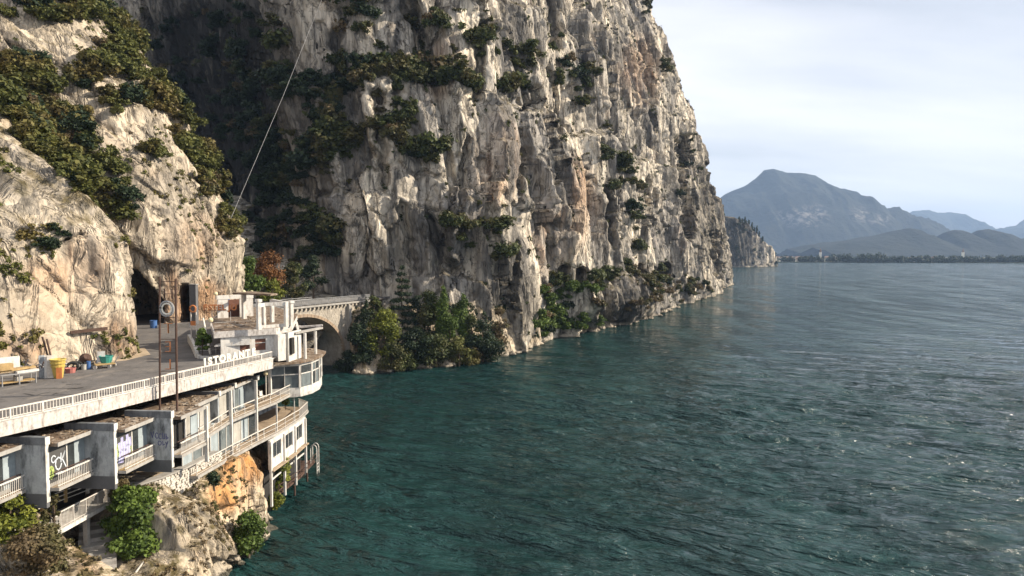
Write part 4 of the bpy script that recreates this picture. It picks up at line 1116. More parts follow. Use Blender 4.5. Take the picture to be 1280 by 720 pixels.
ribbon_wall('wall_coping', offset(WL, -0.10), 0.75, 7.952, 8.08, M['concrete'], sw)
mb = MB(); rs = random.Random(8); z = 5.2
while z < 7.85:
    h = rs.uniform(0.15, 0.24)
    off_ = rs.uniform(0, .3)
    for p, a in lerp_path(WL, 0.30):
        w_ = rs.uniform(0.16, 0.36); j_ = off_+rs.uniform(-.08, .12)
        mb.box((p.x+math.cos(a)*j_, p.y+math.sin(a)*j_, z+h/2), (w_, 0.08+rs.uniform(0, 0.06), h-0.025), (math.cos(a), math.sin(a), rs.uniform(-.5, .5)))
    z += h
tag(mb.build('wall_stones', M['stone'], sw), kind='stuff')
# earth path between the stone wall and the cabins
poly = offset(WL, 0.4)+[(-28.4, 58.6), (-29, 53), (-30, 49)]
sheet('earth_path', poly, 8.0, M['sandy'])

# ================================================================== BUILDING ON THE DECK
blk = thing('roof_terrace_house', (-28, 72, 14.5), 'flat roofed white house beside the road with portal frames on its roof terrace', 'building')
SLB = [(-28.8, 65.6), (-23.9, 68.9), (-23.2, 71.6), (-26.5, 84), (-34, 97), (-39.0, 93), (-34.2, 77)]
ts_ = MB().prism(SLB, 16.75, 17.38).build('roof_slab', M['fascia'], blk)
MB().prism([(x*0.995-0.1, y*0.998+0.25) for x, y in SLB], 17.381, 17.40).build('roof_floor', M['roof'], ts_)
debris('roof_debris', Vector((-29.5, 68.5, 0)), Vector((-0.2, 0.97, 0)), Vector((1, 0.5, 0)), 16, 4.0, 17.42, 90, 123, blk)
fa = Vector((-27.3, 67.0, 0)); fb = Vector((-24.1, 69.3, 0)); fd = (fb-fa)
def fp(t, z): q = fa+fd*t; return Vector((q.x, q.y, z))
for a, b in ((-.35, 0.1), (0.34, 0.47), (0.74, 1.02)): MB().bar(fp(a, 15.62), fp(b, 15.62), 0.25, 2.24).build('front_wall', M['white'], blk)
for a, b in ((0.1, 0.34), (0.47, 0.74)):
    MB().bar(fp(a, 16.55), fp(b, 16.55), 0.24, 0.38).build('window_lintel', M['white'], blk)
    MB().bar(fp(a, 14.85), fp(b, 14.85), 0.24, 0.7).build('window_apron', M['white'], blk)
    wn = MB().bar(fp(a, 15.78)+Vector((-.05, .05, 0)), fp(b, 15.78)+Vector((-.05, .05, 0)), 0.04, 1.16).build('window', M['brownpane'], blk)
    MB().bar(fp(a, 15.95), fp(b, 15.95), 0.08, 0.05).build('window_bar', M['white'], wn)
MB().box((-23.75, 69.2, 15.4), (0.9, 1.0, 2.7), (0.6, 0.8, 0)).build('corner_pier', M['white'], blk)
MB().bar((-23.3, 70.4, 15.2), (-22.9, 73.4, 15.2), 0.25, 3.05).build('side_wall', M['white'], blk)
MB().bar((-23.1, 73.4, 15.2), (-26, 82, 15.2), 0.25, 3.05).build('side_wall', M['white'], blk)
MB().box((-23.0, 70.9, 15.3), (0.3, 0.7, 1.7), (1, -0.1, 0)).build('side_door', M['dark'], blk)
MB().bar((-28.6, 67.6, 15.6), (-33.0, 84, 15.6), 0.25, 2.2).build('road_wall', M['wing'], blk)
cv = MB(); cv.add([(-28.9, 65.9, 15.9), (-26.0, 67.3, 15.9), (-26.0, 67.3, 16.5), (-28.9, 65.9, 15.96), (-29.3, 67.2, 15.9), (-26.6, 68.6, 15.9), (-26.6, 68.6, 16.5), (-29.3, 67.2, 15.96)],
   [(0, 1, 2, 3), (4, 7, 6, 5), (0, 4, 5, 1), (3, 2, 6, 7), (0, 3, 7, 4), (1, 5, 6, 2)]); cv.build('wedge_canopy', M['white'], blk)
# portal frames on the roof
def rpost(x, y, z0, z1, w, name='frame_post'): MB().box((x, y, (z0+z1)/2), (w, w, z1-z0), (0.6, 0.8, 0)).build(name, M['white'], blk)
rpost(-25.05, 67.3, 17.4, 20.15, 0.36); rpost(-25.1, 68.9, 17.4, 19.9, 0.26); rpost(-23.2, 69.9, 17.4, 20.0, 0.34); rpost(-23.1, 71.2, 17.4, 19.75, 0.34); rpost(-26.3, 74.6, 17.4, 19.9, 0.34); rpost(-30.9, 78.5, 17.4, 20.3, 0.40)
rpost(-25.05, 67.3, 20.152, 20.42, 0.50, 'post_cap'); rpost(-23.1, 71.2, 19.752, 20.0, 0.50, 'post_cap')
for a, b in (((-25.1, 68.9), (-23.2, 69.9)), ((-23.2, 70.1), (-26.3, 74.6)), ((-25.05, 67.5), (-25.1, 68.7))):
    MB().bar((*a, 19.78), (*b, 19.78), 0.26, 0.34).build('frame_beam', M['white'], blk)
MB().prism([(-31.6, 77), (-26.3, 74.2), (-26.0, 75.6), (-31.0, 80.5)], 20.31, 20.5).build('roof_canopy', M['roof'], blk)
MB().bar((-23.5, 70.0, 17.55), (-25.6, 68.0, 17.55), 0.2, 0.32).build('roof_kerb', M['white'], blk)
# stair box
for a, b in (((-34.2, 79.0), (-33.3, 79.8)), ((-32.3, 80.7), (-31.2, 81.7))): MB().bar((*a, 18.5), (*b, 18.5), 0.2, 2.2).build('stair_box_wall', M['white'], blk)
MB().bar((-34.3, 78.9, 19.82), (-31.1, 81.8, 19.82), 0.3, 0.46).build('stair_box_beam', M['white'], blk)
MB().bar((-31.2, 81.8, 18.5), (-32.6, 84.2, 18.5), 0.2, 2.2).build('stair_box_wall', M['white'], blk)
MB().bar((-33.9, 81.4, 18.4), (-32.2, 83.0, 18.4), 0.1, 2.0).build('stair_box_door', M['brownpane'], blk)
for x, y in ((-34.3, 78.9), (-31.2, 81.7), (-30.9, 78.5)): MB().lathe((x, y, 20.06 if x != -30.9 else 20.3), [(0.02, 0), (0.2, 0.05), (0.24, 0.22), (0.15, 0.38), (0.02, 0.44)], 8).build('roof_globe', M['globe'], blk)
# thin rails round the roof
for z in (17.75, 18.1): MB().bar((-29.4, 67.2, z), (-26.6, 69.2, z), 0.03, 0.03).build('roof_rail', M['rail'], blk)

# pergola columns on the pavilion roof
pg = thing('pergola', (-23, 76, 13.66), 'white concrete pergola columns with flat beams on the round pavilion roof', 'pergola')
pc = [at_z(381.5, 448, 13.7), at_z(372, 440, 13.7), at_z(394.5, 442, 13.7)]
for c in pc: MB().lathe(V3(c, 13.66), [(0.17, 0), (0.17, 2.75)], 10).build('column', M['white'], pg)
MB().bar(V3(pc[0], 16.5)+Vector((-.9, -.9, 0)), V3(pc[2], 16.5)+Vector((.4, .9, 0)), 0.5, 0.2).build('beam', M['concrete'], pg)
MB().bar(V3(pc[1], 16.55)+Vector((-.9, -.7, 0)), V3(pc[2], 16.75)+Vector((.5, 1.2, 0)), 0.4, 0.2).build('beam', M['fascia'], pg)
MB().bar(V3(pc[1], 16.6)+Vector((-.9, .9, 0)), V3(pc[1], 16.6)+Vector((.9, -.4, 0)), 0.3, 0.2).build('beam', M['fascia'], pg)

# ================================================================== SIGNS
def text_mesh(body, size, ext, bold=0.0):
    cu = bpy.data.curves.new('lettering', 'FONT'); cu.body = body; cu.size = size; cu.extrude = ext; cu.offset = bold; cu.align_x = 'CENTER'
    o = bpy.data.objects.new('lettering', cu); COL.objects.link(o)
    me = bpy.data.meshes.new_from_object(o.evaluated_get(bpy.context.evaluated_depsgraph_get()))
    bpy.data.objects.remove(o); bpy.data.curves.remove(cu)
    return me
def letter(name, ch, size, o, ux, mat, parent, bold=0.02, ext=0.05, mirror=False, serif=False):
    """upright letter standing at o, running along ux"""
    me = text_mesh(ch, size, ext, bold)
    ux = Vector(ux).normalized(); uz = Vector((0, 0, 1)); n_ = ux.cross(uz)
    for v in me.vertices:
        x, y, z = v.co; x = -x if mirror else x
        v.co = Vector(o)+ux*x+uz*y+n_*z
    if mirror: me.flip_normals()
    me.update(); me.materials.clear()
    return link(name, me, mat, parent)
ls = thing('letter_sign', (-25, 58.5, 14.93), 'row of cream roof letters reading ISTORANTE standing behind the road railing', 'sign')
word = 'ISTORANTE'; lx = [256, 262.5, 269.5, 277.5, 285.5, 293.5, 301.5, 309, 316.5]; ly = [455, 453.5, 451, 449, 447.5, 446, 445, 443.5, 442]
eo = offset(EDGE, 0.5)
for ch, x in zip(word, lx):
    # stand each letter on the deck edge under its column in the photo
    best = None
    for t in np.linspace(0, 1, 200):
        y_ = 52+t*13; x_ = np.interp(y_, [q[1] for q in eo], [q[0] for q in eo])
        u, _v = proj((x_, y_, 15.6))
        if best is None or abs(u-x) < best[0]: best = (abs(u-x), x_, y_)
    d = Vector((0.29, 0.957, 0))
    letter('letter', ch, 0.86, (best[1], best[2], 15.54), Vector((0.40, 0.917, 0)), M['lettering'], ls, 0.04, 0.06)
MB().bar((eo[-3][0]+.35, eo[-3][1]+1.8, 15.45), (eo[-1][0], eo[-1][1]-1.0, 15.45), 0.08, 0.10).build('letter_rail', M['rail'], ls)

# hotel mast: letters stacked between two rusty poles, seen from behind
ms = thing('mast_sign', (-26.5, 52.3, 13.1), 'tall rusty twin pole mast carrying mirrored letters HOTEL one below another', 'sign')
pl = at_y(199.5, 500, 51.3); pr = at_y(221, 497, 51.3); pt1 = at_y(199.5, 346, 51.3); pt2 = at_y(219.5, 349, 51.3)
MB().tube([Vector((pl.x, 51.3, 13.0)), pt1], 0.075, 7).build('pole', M['rust'], ms)
MB().tube([Vector((pr.x, 51.3, 13.0)), pt2], 0.085, 7).build('pole', M['rust'], ms)
for y in (352, 380, 397, 424, 441, 464):
    a = at_y(199.5, y, 51.35); b = at_y(220.5, y, 51.35); MB().bar(a, b, 0.04, 0.05).build('crossbar', M['rust'], ms)
ux = Vector((1, 0, 0))
for ch, cy, m_ in (('H', 374, 'rust'), ('T', 417, 'orange'), ('E', 440, 'orange'), ('L', 462, 'orange')):
    letter('letter', ch, 1.2, at_y(210.5, cy, 51.2), ux, M[m_], ms, -0.035, 0.07, mirror=True)
c = at_y(208.5, 386, 51.15)
for r0, w_, m_ in ((0.50, 0.075, 'steel'), (0.36, 0.06, 'lettering')):
    MB().tube([c+Vector((r0*math.cos(t), 0, r0*1.12*math.sin(t))) for t in np.linspace(0, 2*math.pi, 25)], w_, 6, False).build('ring_letter', M[m_], ms)

# orange sign on the roof
og = thing('roof_sign', (-31, 72.5, 17.4), 'faded orange letters on thin legs above the roof terrace by the stair box', 'sign')
for ch, x in zip('FSTELJU', (256.5, 262.5, 268.5, 274.5, 280, 286.5, 292.5)):
    letter('letter', ch, 0.86, at_y(x, 387.5, 76), (0.96, 0.28, 0), M['orange'], og, 0.03, 0.06)
a = at_y(252, 388.5, 76); b = at_y(297, 388.5, 76); MB().bar(a, b, 0.06, 0.06).build('letter_rail', M['rust'], og)
for x in (265, 288): p = at_y(x, 389, 76.05); MB().bar(p, Vector((p.x, p.y, 17.4)), 0.05, 0.05).build('leg', M['rail'], og)
rg = thing('ring_sign', (-35.5, 76, 14.5), 'orange round sign with letter O on two white legs beside the road', 'sign')
c = at_y(241, 386, 76)
MB().tube([c+Vector((0.30*math.cos(t), 0.05*math.cos(t), 0.36*math.sin(t))) for t in np.linspace(0, 2*math.pi, 21)], 0.10, 6, False).build('ring', M['orange'], rg)
for x in (238.5, 245): p = at_y(x, 390, 76); MB().bar(p, Vector((p.x, p.y, RZ)), 0.09, 0.09).build('leg', M['rail'], rg)
a = at_y(238.5, 390, 76); b = at_y(245, 390, 76); MB().bar(a, b, 0.07, 0.09).build('crossbar', M['orange'], rg)
a = at_y(238.5, 404, 76); b = at_y(245, 404, 76); MB().bar(a, b, 0.12, 0.5).build('sign_plate', M['orange'], rg)

# ================================================================== CLUTTER
py_ = thing('concrete_pylon', (-44.5, 96, RZ), 'tall dark concrete pylon standing at the foot of the orange rock', 'pylon')
p = at_z(243, 405, RZ); MB().box((p.x, p.y, RZ+2.9), (0.9, 1.0, 5.8), (1, 0.1, 0)).build('shaft', M['wingdark'], py_); MB().box((p.x+.03, p.y, RZ+5.86), (1.05, 1.15, 0.12), (1, 0.1, 0)).build('cap', M['concrete'], py_)
lw = MB(); a = at_z(200, 410, RZ); b = at_z(237, 409, RZ); lw.bar(V3(a, RZ+0.3), V3(b, RZ+0.3), 0.4, 0.6)
tag(lw.build('low_wall', M['concrete']), 'low grey concrete wall across the road below the pylon', 'wall')
# curved ramp wall
rw = thing('ramp_wall', (-33.5, 70, RZ), 'curved white kerb wall of the ramp beside the shrub on the road', 'wall')
q = [at_z(236, 418, RZ+0.9), at_z(240, 424, RZ+0.9), at_z(244, 433, RZ+0.8), at_z(246, 441, RZ+0.5), at_z(250, 445, RZ+0.25), at_z(262, 446, RZ+0.15), at_z(285, 443, RZ+0.15)]
mb = MB()
for a, b in zip(q[:-1], q[1:]): mb.bar(((a.x), a.y, (a.z+RZ)/2), (b.x, b.y, (b.z+RZ)/2), 0.3, max(0.3, (a.z+b.z)/2-RZ))
mb.build('wall_run', M['white'], rw)
rr = thing('planter_railing', (-32, 68, RZ), 'small white tube railing in front of the planter by the ramp', 'railing')
pr_ = [at_z(x, y, RZ) for x, y in ((247, 444), (263, 444), (270, 443), (283, 441))]
for a in pr_: MB().bar(a, a+Vector((0, 0, 0.95)), 0.05, 0.05).build('post', M['rail'], rr)
for a, b in zip(pr_[:-1], pr_[1:]):
    for h in (0.95, 0.5): MB().bar(a+Vector((0, 0, h)), b+Vector((0, 0, h)), 0.04, 0.04).build('rail_bar', M['rail'], rr)
tag(MB().tube([at_z(263, 443, RZ), at_y(254, 398, 74)], [0.12, 0.08], 7).build('leaning_pole', M['lettering']), 'cream pole leaning out of the shrub beside the ramp', 'pole')
def lamp(label, base, h, r_=0.26):
    t = thing('globe_lamp', base, label, 'lamp')
    b = Vector(base); MB().tube([b, b+Vector((0, 0, h))], 0.05, 6).build('lamp_post', M['rail'], t)
    MB().lathe(b+Vector((0, 0, h)), [(0.05, 0), (r_*.8, r_*.35), (r_, r_), (r_*.8, r_*1.65), (0.05, 2*r_)], 10).build('lamp_globe', M['globe'], t)
lamp('globe street lamp beside the roof terrace under the orange letters', V3(at_z(263.5, 408, 17.4), 17.4), 0.4)
lamp('cream globe lamp in the open room next to the pavilion', (-25.3, 69.6, 10.2), 2.2, 0.24)

# steel beam fixed to the rock
def on_rock(x, y):
    d = (px_l1-x)**2+(py_l1-y)**2+np.where(P_l1[..., 1] > 74, 1e6, 0); return at_y(x, y, float(P_l1[..., 1].ravel()[d.argmin()])-0.35)
a = on_rock(88, 415.5); b = on_rock(134, 410.5)
tag(MB().bar(a, b, 0.3, 0.28).build('rusty_beam', M['rust']), 'rusty steel beam fixed across the pale rock face over the road', 'beam')
# bench rack with boards
rk = thing('work_bench', V3(at_z(22, 482, RZ), RZ), 'long steel work bench piled with boards and white panels by the rock', 'bench')
b0 = at_z(2, 484, RZ); b1 = at_z(46, 478, RZ); bu = (b1-b0).normalized(); bv = Vector((-bu.y, bu.x, 0))
def bp(u, v, z): return b0+bu*u+bv*v+Vector((0, 0, z))
BL = (b1-b0).length
for u in (0.05, BL*0.5, BL-.05):
    for v in (0, 1.0): MB().bar(bp(u, v, 0), bp(u, v, 0.85), 0.07, 0.07).build('leg', M['steel'], rk)
MB().bar(bp(0, 0.5, 0.25), bp(BL, 0.5, 0.25), 1.0, 0.05).build('lower_shelf', M['wood'], rk)
MB().bar(bp(0, 0.5, 0.88), bp(BL, 0.5, 0.88), 1.1, 0.06).build('bench_top', M['steel'], rk)
def stackbox(name, u0, u1, v, z, h, w, m_, lab, cat, tilt=0):
    tag(MB().bar(bp(u0, v, z+h/2), bp(u1, v, z+h/2+tilt), w, h).build(name, M[m_]), lab, cat)
stackbox('board_pile', BL*.45, BL+.2, .35, .915, .16, .7, 'white', 'white foam boards lying on the front of the work bench', 'boards')
stackbox('board_pile', 0.1, BL+.1, .6, 1.08, .14, .6, 'wood', 'yellowish timber planks lying across the work bench', 'planks', .1)
stackbox('crate', 0.0, 0.9, .5, 1.24, .5, .7, 'wood', 'rough wooden crate at the end of the work bench', 'crate')
stackbox('sheet_stack', 0.2, 1.6, .95, 1.30, .9, .12, 'white', 'white sheets standing on edge at the back of the bench', 'sheets')
stackbox('sack', 1.0, 1.5, .4, .28, .35, .5, 'curtain', 'grey sack on the lower shelf of the bench', 'sack')
rs = random.Random(4); sc_ = thing('scrap_heap', bp(2.4, 1.0, 0), 'heap of dark scrap metal bars at the rock behind the bench', 'scrap')
for j in range(14):
    a = bp(1.9+rs.random()*1.4, 0.8+rs.random()*.8, 0.9+rs.random()*.3); MB().bar(a, a+Vector((rs.uniform(-.8, .8), rs.uniform(-.5, .5), rs.uniform(.1, .7))), 0.06, 0.08).build('scrap_bar', M[rs.choice(['rust', 'steel', 'wingdark'])], sc_)
# slabs leaning on the wall
for j, (x0, x1, m_, lab) in enumerate(((48, 54, 'wing', 'grey weathered slab leaning on the rock next to the bench'), (55, 58.5, 'white', 'narrow white board leaning between two slabs by the bench'), (58.5, 66, 'stone', 'pale concrete slab leaning beside the yellow tubs'))):
    a = at_z((x0+x1)/2+2, 473, RZ); w_ = (x1-x0)*0.066
    MBs = MB().box(a+Vector((-.25, .30, .93)), (w_, 0.09, 1.95), (0.85, 0.5, 0), Vector((-.22, .28, 1)))
    tag(MBs.build('leaning_slab', M[m_]), lab, 'slab')
# stacked yellow tubs
yb = thing('yellow_tub_stack', V3(at_z(73, 473, RZ), RZ), 'stack of yellow plastic tubs with stepped rims against the rock', 'tub')
c = at_z(73, 472, RZ)
for j, z in enumerate((0.0, 0.28, 0.56)):
    MB().lathe(c+Vector((0, 0, z)), [(0.34+.04*j, 0), (0.46+.04*j, 0.9), (0.53+.04*j, 0.92), (0.54+.04*j, 1.03), (0.48+.04*j, 1.03), (0.44, 0.82)], 14).build('tub', M['yellow'], yb)
tag(MB().box(c+Vector((.36, -.42, .45)), (0.4, 0.25, 0.9), (0.9, .45, 0)).build('orange_post', M['orange']), 'orange plastic post standing before the yellow tubs', 'post')
for j, (x, y, r_, lab) in enumerate(((91, 459, .42, 'black car tyre standing on edge beside the red tub'), (97, 457, .36, 'smaller black tyre lying on the junk by the rock'))):
    c = at_z(x, y+5, RZ)+Vector((0, 0, r_)); tag(MB().tube([c+Vector((r_*.8*math.cos(t), .5*r_*math.cos(t), r_*.85*math.sin(t))) for t in np.linspace(0, 2*math.pi, 17)], r_*.3, 7, False).build('tyre', M['rubber']), lab, 'tyre')
def tub(name, x, y, r0, r1, h, m_, lab, cat='tub', dz=0):
    c = at_z(x, y, RZ)+Vector((0, 0, dz)); tag(MB().lathe(c, [(r0, 0), (r1, h), (r1*1.07, h+.02), (r1*1.07, h+.08), (r1*.96, h+.08), (r0*.9, .1)], 12).build(name, M[m_]), lab, cat)
tub('plastic_tub', 88, 466, .36, .42, .35, 'red', 'low faded red plastic tub beside the black tyre')
tub('bucket', 83.5, 462, .2, .24, .5, 'white', 'white bucket between the yellow tubs and the tyres', 'bucket')
tub('bucket', 105, 462, .2, .22, .4, 'curtain', 'cream bucket beside the small cement mixer', 'bucket')
tub('plastic_can', 111, 461.5, .18, .16, .65, 'blue', 'blue plastic can next to the hand cart', 'can')
mxr = thing('cement_mixer', V3(at_z(103, 462, RZ), RZ), 'small rusty cement mixer with its drum mouth turned outwards', 'mixer')
c = at_z(103, 461, RZ)+Vector((0, .5, 0)); me_ = MB(); ax = Vector((.6, -.6, .5)).normalized()
cc = c+Vector((0, 0, .85)); me_.tube([cc-ax*.55, cc-ax*.35, cc+ax*.1, cc+ax*.45, cc+ax*.5, cc+ax*.3], [.25, .48, .5, .3, .24, .2], 12); me_.build('drum', M['rust'], mxr)
for dx_ in (-.35, .35): MB().bar(c+Vector((dx_, 0, 0)), cc, .06, .06).build('leg', M['steel'], mxr)
ct = thing('hand_cart', V3(at_z(128, 461, RZ), RZ), 'low flat hand cart with small white wheels by the rock', 'cart')
c0_ = at_z(116, 462, RZ); c1_ = at_z(141, 459.5, RZ)
MB().bar(c0_+Vector((0, .3, .38)), c1_+Vector((0, .3, .38)), .9, .08).build('platform', M['wood'], ct)
MB().tube([c1_+Vector((0, .3, .4)), c1_+Vector((.35, .3, 1.0))], .04, 6).build('handle', M['steel'], ct)
for t in (.15, .85):
    for v in (-.12, .7):
        c = c0_.lerp(c1_, t)+Vector((0, v, .18)); MB().tube([c+Vector((0, -.04, 0)), c+Vector((0, .04, 0))], .18, 10).build('wheel', M['white'], ct)
tub('water_tub', 133, 459, .42, .55, .55, 'teal', 'teal plastic tub standing on the hand cart', 'tub', .43)
a = at_z(124, 459.5, RZ); tag(MB().box(a+Vector((0, .3, .95)), (.65, .06, 1.0), (.9, .3, 0), Vector((-.15, .2, 1))).build('white_panel', M['white']), 'white panel propped on the hand cart beside the teal tub', 'panel')
for j, (x0, y0, x1, y1) in enumerate(((60, 466, 53, 421), (63, 466, 58.5, 424))):
    a = at_z(x0, y0, RZ)+Vector((-.2, .8, 0)); b = at_y(x1, y1, a.y+.4)
    tag(MB().tube([a, b], .09, 6).build('rusty_pipe', M['rust']), ['rusty pipe leaning on the rock behind the slabs, the longer one', 'rusty pipe leaning on the rock behind the yellow tubs, the shorter one'][j], 'pipe')
rs = random.Random(12); jk = thing('junk_heap', V3(at_z(98, 461, RZ), RZ), 'dark heap of small junk between tyres and hand cart', 'junk')
for j in range(22):
    a = at_z(rs.uniform(86, 118), rs.uniform(456, 463), RZ)+Vector((0, .6, rs.uniform(.1, .5))); MB().box(a, (rs.uniform(.1, .5), rs.uniform(.1, .4), rs.uniform(.1, .4)), (rs.random(), rs.random(), rs.uniform(-.3, .3))).build('junk_piece', M[rs.choice(['rubber', 'wingdark', 'rust', 'steel', 'curtain'])], jk)
tub('barrel', 192, 410, .45, .45, 1.0, 'blue', 'blue barrel in the dark mouth of the rock cave', 'barrel')
tub('water_tank', 284, 408, .4, .4, .9, 'blue', 'blue water tank standing by the stair box on the roof terrace', 'tank', 2.9)
tub('bucket', 291, 409, .2, .22, .45, 'white', 'white bucket beside the blue tank on the roof terrace', 'bucket', 2.9)
# chairs in the open room by the pavilion
def chair(x, y, lab, rz):
    t = thing('chair', (x, y, 10.2), lab, 'chair', 'chairs left in the open terrace room'); c_, s_ = math.cos(rz), math.sin(rz)
    ux = Vector((c_, s_, 0)); uy = Vector((-s_, c_, 0)); o = Vector((x, y, 10.2))
    MB().box(o+Vector((0, 0, .45)), (.45, .45, .05), ux).build('seat', M['white'], t); MB().box(o+uy*.22+Vector((0, 0, .72)), (.45, .04, .45), ux).build('backrest', M['white'], t)
    for a in (-.2, .2):
        for b in (-.2, .2): MB().bar(o+ux*a+uy*b, o+ux*a+uy*b+Vector((0, 0, .44)), .04, .04).build('leg', M['white'], t)
for j, (x, y) in enumerate(((-25.4, 66.6), (-25.0, 67.8), (-25.6, 68.6))): chair(x, y, ['white chair beside the last cabin wall in the open room', 'white chair between two others in the open room', 'white chair beside the cream globe lamp in the open room'][j], j*1.3)
# cable across the ravine
a = at_y(292, 265, 112); b = at_y(402, 0, 152); d = (b-a)
tag(MB().tube([a-d*0.02, a+d*.5-Vector((0, 0, .6)), b, b+d*0.55], 0.03, 5).build('steel_cable', M['steel']), 'thin steel cable stretched from the wooded ridge up across the dark ravine', 'cable')

# ================================================================== VEGETATION
def leaf_cloud(n, blobs, leaf, seed, shell=0.55, droop=0.0, aspect=1.5):
    r = np.random.RandomState(seed)
    bl = np.array(blobs, float); vol = bl[:, 3]*bl[:, 4]*bl[:, 5]; pr = vol**0.75/np.sum(vol**0.75)
    k_ = r.choice(len(bl), n, p=pr)
    d = r.normal(size=(n, 3)); d /= np.linalg.norm(d, axis=1)[:, None]
    rad = r.rand(n)**(1-shell)
    rad = np.where(rad < 0.3, 0.3+r.rand(n)*0.6, rad)
    p = bl[k_, :3]+d*rad[:, None]*bl[k_, 3:6]*(1+0.16*r.normal(size=(n, 1)))
    nrm = d*0.8+r.normal(size=(n, 3))*0.55+np.array([0, 0, 0.35]); nrm /= np.linalg.norm(nrm, axis=1)[:, None]
    t = np.cross(nrm, r.normal(size=(n, 3))); t /= np.linalg.norm(t, axis=1)[:, None]+1e-9
    b = np.cross(nrm, t)
    sz = leaf*(0.55+0.75*r.rand(n))[:, None]
    V = np.stack([p-t*sz*aspect*.5, p-b*sz*.5, p+t*sz*aspect*.5-nrm*sz*0.18, p+b*sz*.5], 1)
    V[..., 2] -= droop*leaf
    F = np.arange(4*n).reshape(n, 4)
    cl = r.rand(len(bl))
    lv = np.clip(0.55*cl[k_]+0.55*r.rand(n)-0.05, 0, 1)
    return V.reshape(-1, 3), F, np.repeat(lv, 4)
def cloud_mesh(name, n, blobs, leaf, seed, **kw):
    V, F, lv = leaf_cloud(n, blobs, leaf, seed, **kw)
    me = np_mesh(name, V, F); add_attr(me, 'leafvar', lv); return me
def lumpy(seed, nb=8, flat=0.8):
    r = random.Random(seed); out = []
    for i in range(nb):
        a = r.uniform(0, 6.28); q = r.uniform(0.10, 0.85); z = r.uniform(-0.45, 0.6)
        s_ = r.uniform(0.14, 0.48); out.append((q*math.cos(a), q*math.sin(a), z*flat, s_, s_, s_*r.uniform(0.6, 0.95)))
    return out
def stems(seed, nb=5):
    mb = MB(); r = random.Random(seed)
    for i in range(nb):
        a = r.uniform(0, 6.28); mb.tube([(0, 0, -0.9), (0.2*math.cos(a), 0.2*math.sin(a), -0.3), (0.6*math.cos(a), 0.6*math.sin(a), 0.25)], [0.06, 0.045, 0.015], 4)
    return mb
SHR = {}
for mk in ('leaf_cliff', 'leaf_ridge', 'leaf_green', 'leaf_dry', 'leaf_dark', 'leaf_yellow'):
    for v in range(4):
        me = cloud_mesh('shrub', 900, lumpy(v*7+3, 14), 0.17, v+11); me.materials.append(M[mk]); SHR[mk, v] = me
rv = random.Random(21)
def shrub(p, rad, mk, name, label, cat, group=None, squash=0.85):
    o = bpy.data.objects.new(name, SHR[mk, rv.randrange(4)]); COL.objects.link(o)
    o.location = p; o.rotation_euler = (rv.uniform(-.2, .2), rv.uniform(-.2, .2), rv.uniform(0, 6.28)); o.scale = (rad, rad*rv.uniform(.8, 1.1), rad*squash*rv.uniform(.8, 1.15))
    tag(o, label, cat, group); return o
camp = np.array([0, 0, CAM_H])
ZB = np.full((200, 340), 1e9)                      # what the rock hides is not planted
for P_, a_, b_ in ((P_main, px_main, py_main), (P_l1, px_l1, py_l1), (P_l2, px_l2, py_l2), (P_s2, px_s2, py_s2)):
    iu = np.floor(a_/4).astype(int)+10; iv = np.floor(b_/4).astype(int)+10
    ok_ = (iu >= 0) & (iu < 340) & (iv >= 0) & (iv < 200)
    np.minimum.at(ZB, (iv[ok_], iu[ok_]), P_[..., 1][ok_])
